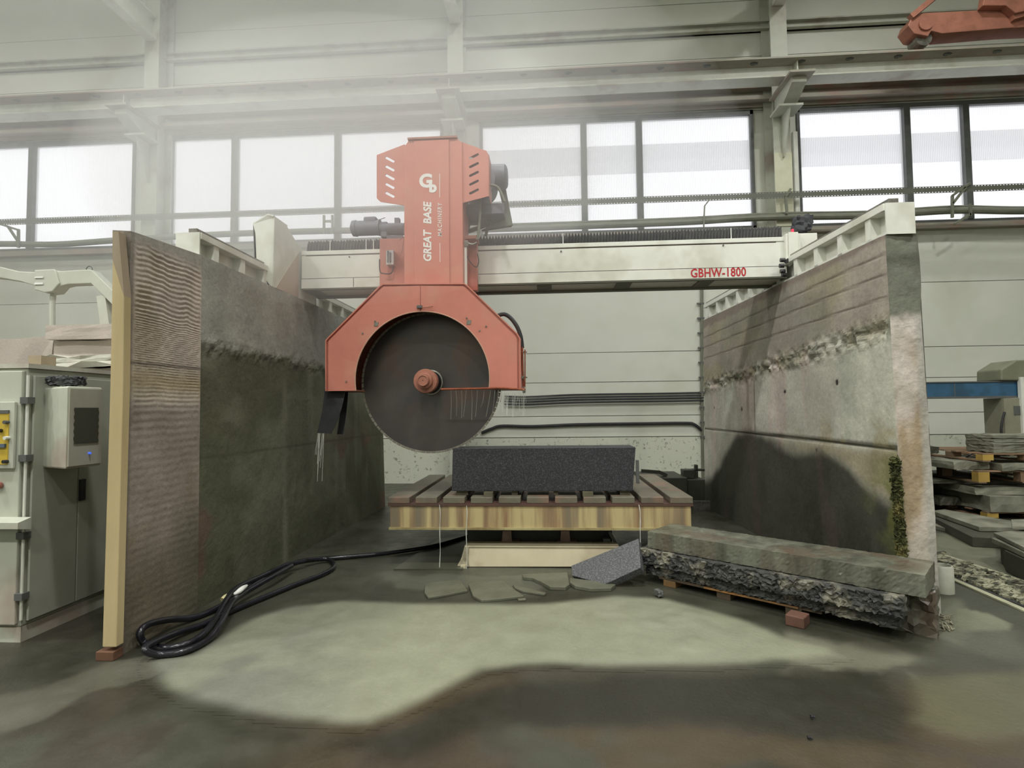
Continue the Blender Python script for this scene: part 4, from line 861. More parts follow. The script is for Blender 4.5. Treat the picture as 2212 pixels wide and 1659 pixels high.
tag(b.build('water_jets', m_water, smooth=True), 'fine water jets and drips from the spray pipe over the blade', 'water', kind='stuff')

# ================================================================== BROKEN SLABS ON THE FLOOR
m_wetslab = mat('wet grey slab', (104, 105, 90), (90, 91, 76), scale=5, rough=0.38, bump=0.3)
def flat(pts, h, nm, lab, cat, m=m_wetslab, grp='broken stone pieces on the floor', z=0.0):
    tag(MB().prism([onz(px, py, z+h) for px, py in pts][::1], (0, 0, -h+0.0005)).build(nm, m, bevel=0.004), lab, cat, grp)
flat([(918, 1262), (930, 1258), (992, 1252), (1000, 1262), (1010, 1275), (965, 1284), (925, 1290), (917, 1280)], 0.02, 'stone_shard', 'wet flat stone shard, leftmost of the broken pieces in front of the table', 'stone')
flat([(1012, 1262), (1030, 1257), (1085, 1254), (1132, 1287), (1080, 1293), (1040, 1296), (1022, 1287)], 0.022, 'stone_shard', 'wet flat stone shard, second from left in front of the cream channel', 'stone')
flat([(1128, 1240), (1225, 1236), (1230, 1262), (1222, 1268), (1188, 1267), (1168, 1256), (1150, 1248), (1130, 1246)], 0.03, 'stone_shard', 'wet flat stone piece just left of the leaning granite slab', 'stone')
flat([(1232, 1248), (1310, 1258), (1330, 1262), (1320, 1270), (1276, 1271), (1242, 1265), (1231, 1258)], 0.03, 'stone_shard', 'wet stone piece under the foot of the leaning granite slab', 'stone')
flat([(1108, 1262), (1120, 1266), (1180, 1280), (1176, 1283), (1130, 1277), (1112, 1270)], 0.018, 'stone_shard', 'small dark stone sliver right of the flat shards', 'stone')
flat([(1118, 1293), (1135, 1291), (1136, 1295), (1120, 1296)], 0.012, 'stone_shard', 'tiny dark chip at the edge of the slurry puddle', 'stone')
c = onz(1427, 1291); tag(MB().rough_box(c+Vector((-0.02, -0.03, 0.012)), (0.04, 0.02, 0), (-0.02, 0.07, 0), (0, 0, 0.04), (5, 6, 4), 0.003, 9).build('stone_pebble', m_dark, smooth=True), 'dark pebble on the slurry below the left end of the slab stack', 'stone')
for px, py, l in ((1749, 1597, 'small black stone on the dark floor, lower right'), (1755, 1552, 'tiny stone chip behind the small black stone, lower right')):
    c = onz(px, py); tag(MB().rough_box(c+Vector((-0.008, -0.008, -0.0)), (0.018, 0, 0), (0, 0.016, 0), (0, 0, 0.012), (3, 3, 3), 0.0015, 4).build('stone_pebble', m_black, smooth=True), l, 'stone')

# ================================================================== SLAB STACK ON PALLET
m_top = mat('wet honed slab', (114, 116, 102), (72, 73, 62), scale=6, rough=0.32, c3=(92, 80, 68), s3=2.0, stretch=(1, 1, 0.12), bump=0.2)
m_split = mat('rough split stone', (74, 75, 70), (44, 45, 46), scale=5, rough=0.45, c3=(140, 136, 120), s3=4.5, bump=1.0, bscale=60)
zt2 = 0.43; A = onz(1399, 1148, zt2); Bp = onz(1990, 1242, zt2); dL = (Bp-A); LL = dL.length; dL.normalize(); dW = Vector((-dL.y, dL.x, 0)); dW = dW if dW.y > 0 else -dW
Z = Vector((0, 0, 1)); wS = 0.44
edge = lambda u, v, w: ((0.35 if (0 < u < 1 and 0 < v < 1) else 1.0),)*3
o = MB().rough_box(A-Z*0.14+dW*0.0, dL*(LL+0.02), dW*wS, Z*0.14, (120, 16, 8), 0.0012, 3).build('stone_slab', m_top); tag(o, 'long wet smooth topped stone slab, topmost of the stack on the pallet', 'slab', 'slabs stacked on the pallet')
o = MB().rough_box(A-Z*0.272-dL*0.07-dW*0.05, dL*(LL-0.02)-dW*0.05, dW*(wS-0.02), Z*0.126, (110, 10, 8), 0.008, 5, only=lambda u, v, w: (1, 1, 0.25 if 0 < v < 1 else 0.7)).build('stone_slab', m_split); tag(o, 'long rough split stone slab, middle of the stack on the pallet', 'slab', 'slabs stacked on the pallet')
o = MB().rough_box(A-Z*0.355-dL*0.02-dW*0.015, dL*(LL-0.10)-dW*0.03, dW*(wS-0.03), Z*0.075, (110, 10, 6), 0.007, 6, only=lambda u, v, w: (1, 1, 0.25 if 0 < v < 1 else 0.7)).build('stone_slab', m_split); tag(o, 'dark rough stone slab, lowest of the stack on the pallet', 'slab', 'slabs stacked on the pallet')
eb = A+dL*(LL-0.26)+dW*0.16; eb.z = 0; o = MB().rough_box(eb, dL*0.30, dW*0.22, Z*0.27, (8, 6, 8), 0.008, 8).build('stone_block', m_top); tag(o, 'upright wet stone block propping the right end of the slab stack', 'block')
pl = thing('wooden_pallet', 'wet dark wooden pallet under the stack of long stone slabs', 'pallet', A+dL*0.8-Z*zt2)
m_pal = mat('wet pallet wood', (92, 74, 56), (66, 56, 42), scale=5, rough=0.6, stretch=(1, 1, .3)); m_palo = mat('split orange wood', (158, 112, 60), (110, 84, 52), scale=5, rough=0.6)
O = A+dL*0.06-dW*0.02; O.z = 0
for u in (0.09, 0.55, 1.06):
    for v in (0.0, 0.36): 
        q = O+dL*u+dW*v; MB().obox(q+Z*0.0, dL*0.11, dW*0.11, Z*0.052).build('pallet_block', m_pal if u > 0.1 else m_palo, pl, bevel=0.003)
for v in (0.0, 0.18, 0.37): MB().obox(O+dL*0.05+dW*v+Z*0.0525, dL*1.25, dW*0.09, Z*0.018).build('deck_board', m_pal, pl)
MB().obox(O+dL*0.45-dW*0.012+Z*0.056, dL*0.7, dW*0.014, Z*0.012).build('splintered_edge', m_palo, pl)
fb = onz(1720, 1356); MB_ = MB().obox(fb-dL*0.07, dL*0.12, dW*0.13, Z*0.073); o = MB_.build('wood_block', mat('red brown block', (104, 72, 58), (84, 58, 46), scale=6, rough=0.7), bevel=0.006); tag(o, 'red brown wooden block under the front edge of the slab stack', 'block')
# leaning granite offcut
P_ = [onz(1236, 1243, 0.028), onz(1306, 1262, 0.028), at(1384, 1226, 4.86), at(1379, 1163, 5.02), at(1234, 1222, onz(1236, 1243, 0.028).y+0.10)]
n_ = (P_[1]-P_[0]).cross(P_[3]-P_[0]).normalized(); n_ = n_ if n_.y > 0 else -n_
for k_, pp in ((2, (1384, 1226)), (4, (1234, 1222))):
    d_ = ray(*pp); O_ = Vector((0, 0, CAM_Z)); P_[k_] = O_+d_*((P_[0]-O_).dot(n_)/d_.dot(n_))
o = MB().prism(P_, n_*0.07).build('granite_offcut', mat('grey speckled offcut', (72, 73, 76), (122, 123, 122), scale=80, rough=0.55, lo=0.46, hi=0.7, bump=0.4, bscale=90), bevel=0.004); tag(o, 'speckled grey granite slab leaning tilted against the left end of the stack', 'slab')
# white pipe piece behind the slab end
c = onz(2052, 1284); tag(MB().lathe(c+Vector((-0.01, 0.06, 0)), (0, 0, 1), [(0, 0.075), (0.20, 0.075), (0.215, 0.068), (0.215, 0.06), (0.02, 0.06)], 32).build('pipe_offcut', mat('white plastic', (206, 206, 194), (180, 180, 164), scale=4, rough=0.4), smooth=True), 'short upright white plastic pipe behind the right end of the slabs', 'pipe')
b = MB(); rr = random.Random(3)
for k in range(60):
    c = onz(rr.uniform(1995, 2060), rr.uniform(1334, 1366)); t_ = rr.uniform(0, 3.14); l = rr.uniform(0.02, 0.07); b.bar(c+Vector((0, 0, 0.004)), c+Vector((math.cos(t_)*l, math.sin(t_)*l, 0.008+rr.random()*0.012)), 0.007, 0.006)
tag(b.build('debris', mat('debris', (90, 84, 66), (150, 146, 124), scale=20, rough=0.8)), 'small heap of splinters and grit by the right end of the slabs', 'debris', kind='stuff')

# ================================================================== BLACK HOSES ON THE FLOOR
def hose(pts, r, lab, zs_=None):
    P = []
    for k, (px, py) in enumerate(pts):
        p = onz(px, py, r+0.003+(0.0 if zs_ is None else zs_[k]))
        A_, B_ = (PB0, PB1) if p.y < PB1.y+0.1 else (LB0, LB1)
        n_ = Vector((B_.y-A_.y, -(B_.x-A_.x), 0)).normalized(); dist = (p-A_).dot(n_)-(r+0.02)
        if dist < 0:
            d_ = ray(px, py); O_ = Vector((0, 0, CAM_Z)); p = O_+d_*((A_+n_*(r+0.02)-O_).dot(n_)/d_.dot(n_))
        P.append(p)
    tag(MB().tube(P, r, n=12, sub=7).build('black_hose', m_hose, smooth=True), lab, 'hose', 'black hoses looped on the floor')
hose([(1012, 1158), (990, 1165), (930, 1181), (840, 1194), (740, 1204), (669, 1209), (619, 1222), (568, 1251), (518, 1284), (468, 1314), (418, 1334), (362, 1339), (320, 1349), (302, 1368), (314, 1390), (352, 1400), (401, 1392), (437, 1371), (468, 1334), (489, 1296), (512, 1270), (569, 1243), (619, 1221), (660, 1211)], 0.022, 'thick black hose from under the table looping twice beside the left wall', [0]*19+[0.05, 0.05, 0.03, 0.05, 0.05])
hose([(660, 1210), (700, 1207), (718, 1214), (720, 1226), (696, 1241), (635, 1264), (569, 1291), (502, 1319), (440, 1348), (380, 1368), (332, 1388), (312, 1404), (345, 1414), (401, 1406), (451, 1381), (477, 1346), (502, 1301), (530, 1280), (590, 1245), (630, 1222)], 0.021, 'black hose forming the long outer loop towards the slurry puddle', [0.045, 0.02]+[0]*7+[0.02, 0.05, 0.05]+[0]*2+[0.0, 0.04, 0.06, 0.04, 0.06, 0.05])
tag(MB().tube([onz(505, 1284, 0.10), onz(515, 1278, 0.11), onz(524, 1271, 0.12), onz(533, 1265, 0.11)], 0.017, rs=lambda t: 0.5+0.7*math.sin(3.1*t)).build('tape_wrap', m_white, smooth=True), 'white tape wrapped round the black hose near the wall', 'tape')
tag(MB().tube([onz(480, 1296, 0.06), onz(486, 1290, 0.07), onz(492, 1287, 0.07)], 0.018).build('tape_wrap', mat('yellowish tape', (206, 198, 150), rough=0.6), smooth=True), 'yellowish tape band on the black hose left of the white tape', 'tape')

# ================================================================== BACK WALL CABLES AND MACHINERY BEHIND THE TABLE
yw = YB-0.045
for k, dy in enumerate((0, 6, 11, 17)):
    chain([(1090, 856+dy), (1140, 857+dy), (1230, 853+dy), (1330, 851+dy), (1420, 850+dy), (1520, 848+dy*1.0)], yw-0.01*k, 0.017, 'wall_cable', m_black, ['topmost', 'second from top', 'third from top', 'lowest'][k]+' of four black cables along the pale back wall', 'cable', grp='cables along the back wall')
chain([(1040, 935), (1062, 926), (1085, 920), (1150, 921), (1250, 917), (1390, 915), (1480, 914), (1500, 917), (1516, 930)], yw, 0.03, 'wall_cable', m_black, 'thick black sagging cable below the four cables on the back wall', 'cable')
chain([(1516, 622), (1516, 800), (1517, 930), (1519, 1062)], yw, 0.03, 'conduit', m_pipe, 'thin vertical conduit on the back wall at the right concrete wall', 'conduit', sub=1)
b = MB(); 
for z_ in np.arange(0.9, 3.6, 0.3): cc = at(1518, 900, yw); b.box(cc.x-0.06, cc.x+0.08, yw-0.03, yw+0.01, z_, z_+0.03)
tag(b.build('conduit_clip', m_dark), 'row of small dark clips holding the vertical conduit', 'clip')
m_dm = mat('dark wet machinery', (52, 53, 42), (40, 41, 34), scale=4, rough=0.45)
mm = thing('hydraulic_unit', 'dark low machine behind the right end of the saw table', 'machine', (at(1480, 1060, 8.6).x, 8.9, 0))
def mbx(x0p, x1p, y0p, y1p, y, d, nm, m=m_dm, z0=None):
    a = at(x0p, y1p, y); c = at(x1p, y0p, y); MB().box(a.x, c.x, y, y+d, a.z if z0 is None else z0, c.z).build(nm, m, mm, bevel=0.01)
mbx(1390, 1485, 1032, 1095, 8.6, 0.9, 'body', z0=0.0); mbx(1485, 1524, 1036, 1095, 8.7, 0.7, 'body', z0=0.0); mbx(1477, 1500, 1015, 1034, 8.8, 0.2, 'motor'); mbx(1496, 1524, 1013, 1018, 8.9, 0.1, 'bar'); mbx(1502, 1508, 1004, 1034, 8.9, 0.08, 'post')
MB().bar(at(1385, 1017, 8.8), at(1425, 1020, 8.8), 0.05, 0.05).bar(at(1425, 1020, 8.8), at(1440, 1027, 8.8), 0.08, 0.05).build('arm', m_dm, mm)
c = at(1378, 1000, 6.3); tag(MB().box(c.x-0.02, c.x+0.012, 6.3, 6.34, zt1+0.002, c.z+0.03).build('stop_pin', m_dark), 'small dark stop pin standing on the table right of the granite block', 'pin')
c = onz(1497, 1083, 0.12); tag(MB().box(c.x, c.x+0.35, c.y-0.02, c.y+0.04, 0, 0.115).box(c.x, c.x+0.35, c.y-0.03, c.y+0.05, 0.115, 0.125).build('steel_curb', m_screw), 'short bright topped steel edge on the floor right of the table', 'curb')

# ================================================================== LEFT: CONTROL CABINET, PENDANT, SWING ARM, STONE BLOCKS
m_cab = mat('grey green cabinet paint', (196, 199, 184), (182, 185, 170), scale=2.5, rough=0.5, c3=(170, 158, 146), s3=1.6)
m_cabshade = mat('shaded cabinet paint', (170, 172, 158), (156, 158, 144), scale=2.5, rough=0.5)  # darker copy of the cabinet paint, side shade put into the colour
k0 = onz(44, 1388); ky = k0.y; kx = k0.x; kz = at(60, 795, ky).z
CB = thing('control_cabinet', 'large grey green electrical cabinet with yellow button panel at the far left', 'cabinet', (kx-0.8, ky+0.6, 0))
MB().box(kx-1.7, kx, ky, ky+1.5, 0.10, kz).build('body', m_cabshade, CB, bevel=0.01); MB().box(kx-1.7, kx+0.0, ky, ky+1.5, 0.0, 0.10).build('plinth', m_cab, CB)
MB().box(kx-1.68, kx-0.02, ky-0.025, ky, 0.12, kz-0.02).build('front_door', m_cab, CB, bevel=0.006); MB().box(kx-1.7, kx+0.01, ky-0.01, ky+1.5, kz, kz+0.03).build('top_cover', mat('dusty white top', (200, 202, 188), (180, 172, 160), scale=5, rough=0.8), CB)
s1 = onx(168, 1100, kx+0.02).y
MB().box(kx, kx+0.02, ky+0.03, s1-0.004, 0.13, kz-0.05).build('side_door', m_cabshade, CB, bevel=0.004); MB().box(kx, kx+0.02, s1+0.004, ky+1.46, 0.13, kz-0.05).build('side_door', m_cabshade, CB, bevel=0.004)
a = onx(172, 1082, kx+0.03); c = onx(181, 1035, kx+0.03); MB().box(kx+0.02, kx+0.035, a.y, c.y+0.015, a.z, c.z).build('door_handle', m_black, CB)
for px, py in ((58, 865), (52, 990), (50, 1158), (36, 1290)): c = at(px, py, ky-0.03); MB().box(kx-0.02, kx+0.035, ky-0.035, ky+0.02, c.z-0.022, c.z+0.022).build('hinge', m_dark, CB)
MB().cyl((kx+0.012, ky-0.012, 0.15), (kx+0.012, ky-0.012, kz-0.05), 0.009).build('hinge_rod', m_rail, CB, smooth=True)
yk = ky-0.03; a = at(-90, 1012, yk); c = at(38, 868, yk)
MB().box(a.x, c.x, yk-0.02, yk, a.z, c.z).build('panel_frame', m_cab, CB, bevel=0.004)
a = at(-80, 1003, yk); c = at(27, 893, yk); yp_ = MB().box(a.x, c.x, yk-0.026, yk-0.019, a.z, c.z).build('button_panel', mat('yellow panel', (206, 178, 66), (190, 160, 56), scale=4, rough=0.5), CB)
MB().box(a.x, c.x, yk-0.03, yk-0.018, c.z, c.z+0.022).build('panel_shade', m_dark, CB)
for px, py, m_ in ((16, 912, m_dark), (17, 946, m_rail), (14, 997, m_black), (3, 930, m_black)): p = at(px, py, yk-0.026); MB().cyl((p.x, yk-0.02, p.z), (p.x, yk-0.05, p.z), 0.012, n=16).build('push_button', m_, yp_, smooth=True)
p = at(14, 962, yk); MB().box(p.x-0.05, p.x+0.025, yk-0.04, yk-0.02, p.z-0.012, p.z+0.012).build('switch', mat('blue grey switch', (90, 104, 118), rough=0.5), yp_)
p = at(2, 1048, yk+0.005); MB().cyl((p.x, yk+0.0, p.z), (p.x, yk-0.03, p.z), 0.022).build('knob', mat('faded red knob', (160, 100, 90), rough=0.5), CB, smooth=True)
a = at(-90, 1122, yk-0.08); c = at(42, 1118, yk-0.08); MB().prism([(a.x, ky-0.025, a.z), (a.x, ky-0.12, a.z-0.02), (a.x, ky-0.12, a.z-0.06), (a.x, ky-0.025, a.z-0.08)], (c.x-a.x, 0, 0)).build('tray', m_cab, CB)
# pendant
pn = at(146, 834, 3.50); pl_ = at(82, 832, 3.68); pr_ = at(222, 842, 3.78); u = Vector((pl_.x-pn.x, pl_.y-pn.y, 0)); v = Vector((pr_.x-pn.x, pr_.y-pn.y, 0)); hz_ = pn.z-at(146, 1014, 3.50).z; o0 = Vector((pn.x, pn.y, pn.z-hz_))
PD = thing('control_pendant', 'pale box shaped control pendant with dark screen beside the cabinet', 'pendant', o0+(u+v)/2, None)
MB().obox(o0, u, v, Z*hz_).build('housing', m_cab, PD, bevel=0.012)
vn = v.normalized(); un = -u.normalized(); fn = Vector((vn.y, -vn.x, 0)); fn = fn if fn.dot(Vector((0, -1, 0))) > 0 else -fn
def on_face(s0, s1, t0, t1, th): return MB().obox(o0+v*s0+Z*hz_*t0+fn*0.001, v*(s1-s0), fn*th, Z*hz_*(t1-t0))
on_face(0.04, 0.96, 0.03, 0.97, 0.008).build('face_plate', mat('dusty face plate', (172, 166, 152), (178, 180, 164), scale=4, rough=0.5), PD)
b = MB(); base = o0+fn*0.0105; L1, L2 = [], []
for k in range(25): t_ = k/24; w_ = 0.012*math.sin(t_*2*math.pi*5); L1.append(base+v*(0.16+w_)+Z*hz_*(0.30+0.44*t_)); L2.append(base+v*(0.84+w_)+Z*hz_*(0.34+0.40*t_ if False else 0.30+0.44*t_))
b.prism(L1+L2[::-1], fn*0.004); b.build('screen', mat('dark screen', (74, 76, 66), rough=0.3), PD)
c = o0+v*0.60+Z*hz_*0.17+fn*0.009; MB().cyl(c, c+fn*0.014, 0.007, n=16).build('status_light', glow('blue lamp', (70, 110, 240), 0.7), PD, smooth=True)
MB().obox(o0+u*0.35+v*0.3+Z*hz_*1.0, u*0.2, v*0.2, Z*0.02).build('hanger', m_cab, PD)
MB().bar(o0+u*0.9+v*0.5+Z*hz_*0.5, Vector((kx+0.005, (o0+u*0.9+v*0.5).y+0.1, o0.z+hz_*0.5)), 0.06, 0.06).build('wall_bracket', m_cabshade, PD)
ct = o0+u*0.42+v*0.12+Z*(hz_+0.021); tag(MB().rough_box(ct+Vector((-0.08, -0.02, -0.004)), (0.20, 0.03, 0), (-0.02, 0.10, 0), (0, 0, 0.055), (12, 7, 6), 0.006, 12).build('cloth', mat('dark cloth', (74, 76, 76), (60, 62, 62), scale=9, rough=0.9), smooth=True), 'crumpled dark cloth lying on top of the control pendant', 'cloth')
# stone blocks behind the cabinet
m_blk = mat('dusty pinkish stone', (186, 175, 166), (170, 160, 151), scale=2, rough=0.85, bump=0.4); m_blkw = mat('pale dusted stone', (206, 208, 194), (184, 176, 164), scale=3, rough=0.85)
bxr = onx
XB = at(85, 735, 5.35).x
def blk(x0, x1, y0, y1, z0, z1, m, lab, amp=0.006, seed=1): tag(MB().rough_box((x0, y0, z0), (x1-x0, 0, 0), (0, y1-y0, 0), (0, 0, z1-z0), (10, 10, 4), amp, seed).build('stone_block', m), lab, 'block', 'stone blocks behind the cabinet')
hz1 = lambda py, y: at(85, py, y).z
za_, zb_, zc_, zd_ = hz1(702, 5.4), hz1(734, 5.4), hz1(770, 5.4), hz1(792, 5.4)
blk(XB, XB+1.6, 5.42, 6.4, zb_+0.004, za_, m_blk, 'thick dusty stone beam on top of the pile behind the control cabinet', 0.003, 2)
blk(XB+0.02, XB+1.6, 5.50, 6.4, zc_+0.004, zb_-0.002, m_blk, 'second dusty stone beam from the top, behind the control cabinet', 0.003, 3)
blk(XB-0.05, XB+1.65, 5.35, 6.45, zd_, zc_-0.002, m_blkw, 'white dusted rough slab in the pile behind the control cabinet', 0.012, 4)
blk(XB-0.05, XB+1.6, 5.40, 6.4, 0.95, zd_-0.022, m_blk, 'pinkish stone block below the white dusted slab', 0.006, 5); blk(XB-0.05, XB+1.6, 5.42, 6.4, 0.0, 0.925, m_blk, 'lowest stone block of the pile behind the cabinet', 0.006, 6)
blk(XB-2.2, XB-0.08, 5.6, 6.5, 1.2, hz1(728, 5.6), m_blk, 'broad dusty stone block at the left picture edge behind the cabinet', 0.01, 7); blk(XB-2.2, XB-0.08, 5.55, 6.5, 0.0, 1.165, m_blk, 'lower dusty stone block at the left picture edge', 0.01, 8)
c = at(74, 808, 4.6); tag(MB().box(c.x-0.06, c.x+0.06, 4.6, 4.75, kz+0.031, at(74, 768, 4.6).z).build('wood_offcut', m_woodd), 'small upright dusty wood block on top of the control cabinet', 'offcut')
# swing arm
ya = 5.7; AR = thing('swing_arm', 'pale grey jointed swing arm reaching over the stone blocks at left', 'arm', (at(110, 600, ya).x, ya, 2.2))
mA = mat('pale arm paint', (190, 192, 180), (180, 182, 170), scale=3, rough=0.5)
MB().prism(PX([(-120, 560), (0, 576), (40, 586), (78, 588), (78, 618), (45, 608), (0, 600), (-120, 590)], ya), (0, 0.12, 0)).build('outer_arm', mA, AR, bevel=0.008)
MB().prism(PX([(74, 583), (116, 581), (120, 586), (128, 612), (112, 630), (96, 632), (74, 626)], ya-0.02), (0, 0.16, 0)).build('joint', mA, AR, bevel=0.01)
b = MB(); b.box(at(80, 598, ya).x, at(98, 598, ya).x, ya-0.03, ya-0.018, at(80, 602, ya).z, at(80, 599, ya).z); b.box(at(80, 598, ya).x, at(98, 598, ya).x, ya-0.03, ya-0.018, at(80, 616, ya).z, at(80, 612, ya).z); b.build('hinge_pin', m_white, AR)
MB().prism(PX([(120, 586), (192, 582), (198, 583), (250, 634), (250, 666), (196, 612), (146, 614), (130, 618), (118, 628)], ya), (0, 0.12, 0)).build('inner_arm', mA, AR, bevel=0.008)
MB().tube([at(193, 582, ya+.06)+Vector((0.035*math.cos(t_), 0, 0.035*math.sin(t_))) for t_ in np.linspace(-0.3, 3.4, 9)], 0.005, sub=2).build('lifting_eye', m_dark, AR, smooth=True)
MB().tube([at(116, 628, ya+.06), at(113, 660, ya+.06), at(113, 703, ya+.06)], 0.028).build('hanging_tube', mA, AR, smooth=True)
MB().bar(at(225, 640, ya+.06), Vector((at(225, 640, ya+.06).x+0.06, ya+.06, za_+0.012)), 0.10, 0.10).build('post', mA, AR)

# ================================================================== RIGHT BACKGROUND: BLUE BEAM MACHINE, STONE PILES, TRENCH
m_blue = mat('blue painted steel', (48, 88, 116), (56, 98, 130), scale=3, rough=0.5, c3=(44, 76, 98), s3=2)
ys = 9.0; bm = thing('small_bridge_saw', 'background saw with blue beam and grey hooded post right of the concrete wall', 'saw', (at(2190, 900, ys).x, ys+0.3, 0))
a = at(1950, 862, ys); c = at(2207, 823, ys); MB().box(a.x-0.8, c.x, ys, ys+0.3, a.z+0.02, c.z).build('blue_beam', m_blue, bm); MB().box(a.x-0.8, c.x, ys-0.015, ys+0.31, a.z, a.z+0.03).box(a.x-0.8, c.x, ys-0.015, ys+0.31, c.z-0.012, c.z+0.005).build('beam_flange', m_dark, bm)
xj = at(2062, 840, ys).x; MB().box(xj-0.006, xj+0.006, ys-0.004, ys, a.z+0.02, c.z).build('beam_joint', m_dark, bm)
MB().prism(PX([(2163, 822), (2163, 798), (2195, 778), (2300, 774), (2300, 822)], ys-0.06), (0, 0.5, 0)).build('hood', mat('olive grey hood', (124, 126, 104), (108, 110, 92), scale=3, rough=0.5), bm, bevel=0.02)
p = at(2168, 860, ys-0.05); q = at(2300, 860, ys-0.05); MB().box(p.x, q.x, ys-0.05, ys+0.35, 0.0, p.z).build('post', mat('grey post', (142, 142, 122), (126, 126, 108), scale=3, rough=0.5), bm)
MB().box(at(2184, 890, ys).x, at(2198, 890, ys).x, ys-0.06, ys-0.05, at(2184, 896, ys).z, at(2184, 877, ys).z).build('socket', m_dark, bm)
p = at(2203, 840, ys-0.07); MB().box(p.x, p.x+0.05, ys-0.09, ys-0.03, 0.8, at(2203, 815, ys).z).build('guide_rod', m_rail, bm)
MB().tube(PX([(2170, 890), (2164, 915), (2163, 935), (2168, 944)], ys-0.08), 0.018).build('cable', m_black, bm, smooth=True)

m_pile = mat('grey stone slab', (140, 140, 124), (92, 92, 78), scale=3, rough=0.7, bump=0.3); m_piled = mat('dark stone slab', (70, 70, 58), (52, 52, 42), scale=3, rough=0.6, bump=0.3); m_palr = mat('pallet timber', (150, 118, 92), (116, 100, 80), scale=4, rough=0.8); m_paly = mat('yellow timber end', (196, 164, 82), (170, 140, 70), scale=4, rough=0.7)
cA = onz(2142, 1122); X0, Y0 = cA.x, cA.y
def slab(x0, x1, y0, y1, z0, z1, m, lab, seed=1, grp='stone slabs piled on pallets at right'): tag(MB().rough_box((x0, y0, z0), (x1-x0, 0, 0), (0, y1-y0, 0), (0, 0, z1-z0), (8, 8, 2), 0.004, seed).build('stone_slab', m), lab, 'slab', grp)
def pallet(x0, y0, z0, w, d, h, lab):
    r = thing('wooden_pallet', lab, 'pallet', (x0+w/2, y0+d/2, z0), 'pallets in the pile at right')
    for j, u in enumerate((0, (w-0.14)/2, w-0.14)):
        for v in (0, (d-0.14)/2, d-0.14): MB().box(x0+u, x0+u+0.14, y0+v, y0+v+0.12, z0+0.018, z0+h-0.018).build('pallet_block', m_paly if (j == 0 and v == 0) else m_palr, r)
    for v in np.linspace(0, d-0.1, 6): MB().box(x0, x0+w, y0+v, y0+v+0.10, z0+h-0.018, z0+h-0.001).build('deck_board', m_palr, r)
    for u in (0, (w-0.1)/2, w-0.1): MB().box(x0+u, x0+u+0.1, y0, y0+d, z0, z0+0.018).build('bottom_board', m_palr, r)
hz2 = lambda py, y=None: at(2150, py, y or Y0).z
zl = [0.0, hz2(1106), hz2(1072), hz2(1056), hz2(1032), hz2(1014), hz2(990), hz2(948)]
pallet(X0-0.05, Y0, 0.0, 1.2, 1.6, zl[1], 'lowest pallet of the big pile right of the concrete wall')
slab(X0-0.02, X0+1.1, Y0-0.02, Y0+1.5, zl[1]+0.002, zl[2], m_pile, 'thick pale slab on the lowest pallet of the right pile', 2)
slab(X0-0.30, X0+0.0, Y0+0.5, Y0+1.5, zl[1]+0.002, zl[1]+0.11, m_piled, 'dark slab end jutting left from the lowest pallet', 21)
slab(X0-0.12, X0+1.1, Y0+0.10, Y0+1.6, zl[2]+0.003, zl[3], m_pile, 'thin grey slab above the thick pale slab in the right pile', 3)
slab(X0-0.42, X0+0.9, Y0+0.45, Y0+1.7, zl[3]+0.003, zl[3]+0.06, m_piled, 'dark thin slab jutting left halfway up the right pile', 4)
pallet(X0-0.10, Y0+0.05, zl[3]+0.065, 1.2, 1.5, zl[4]-zl[3]+0.02, 'middle pallet of the pile right of the concrete wall, yellow block end')
z5 = zl[4]+0.09
slab(X0-0.30, X0+0.15, Y0+0.2, Y0+1.5, z5, z5+0.10, m_pile, 'grey slab left on the middle pallet of the right pile', 5); slab(X0+0.18, X0+1.1, Y0+0.02, Y0+1.5, z5, z5+0.085, m_pile, 'grey slab right on the middle pallet of the right pile', 6)
slab(X0-0.65, X0-0.33, Y0+0.6, Y0+1.6, zl[3]+0.065, zl[3]+0.30, m_piled, 'dark rough slabs stacked at the back left of the right pile', 7); slab(X0-0.9, X0-0.2, Y0+0.8, Y0+1.8, z5+0.09, z5+0.17, m_piled, 'dark slab on the upper left of the right pile', 8)
slab(X0-0.62, X0-0.32, Y0+0.7, Y0+1.7, 0.0, zl[3]+0.06, m_piled, 'dark block standing at the left foot of the right pile', 9)
pallet(X0+0.0, Y0+0.1, z5+0.11, 1.2, 1.3, 0.11, 'topmost pallet of the pile right of the concrete wall'); z6 = z5+0.225
for k in range(5): slab(X0+0.16+0.01*(k % 2), X0+1.1, Y0+0.12, Y0+0.62, z6+k*0.048, z6+k*0.048+0.044, m_pile, ['lowest', 'second', 'third', 'fourth', 'topmost'][k]+' of five even grey slabs on the top pallet at right', 30+k)
slab(X0-0.45, X0-0.15, Y0+0.7, Y0+1.5, z5+0.175, z5+0.27, m_piled, 'rough dark slab end at the top left of the right pile', 10)
c = at(2100, 983, Y0+1.0); tag(MB().tube([c+Vector((-0.1, 0, -0.05)), c+Vector((0.0, 0, 0.02)), c+Vector((0.15, 0, 0.04)), c+Vector((0.35, 0, 0.06))], 0.012).build('strap', m_black, smooth=True), 'black strap curling on top of the right stone pile', 'strap')
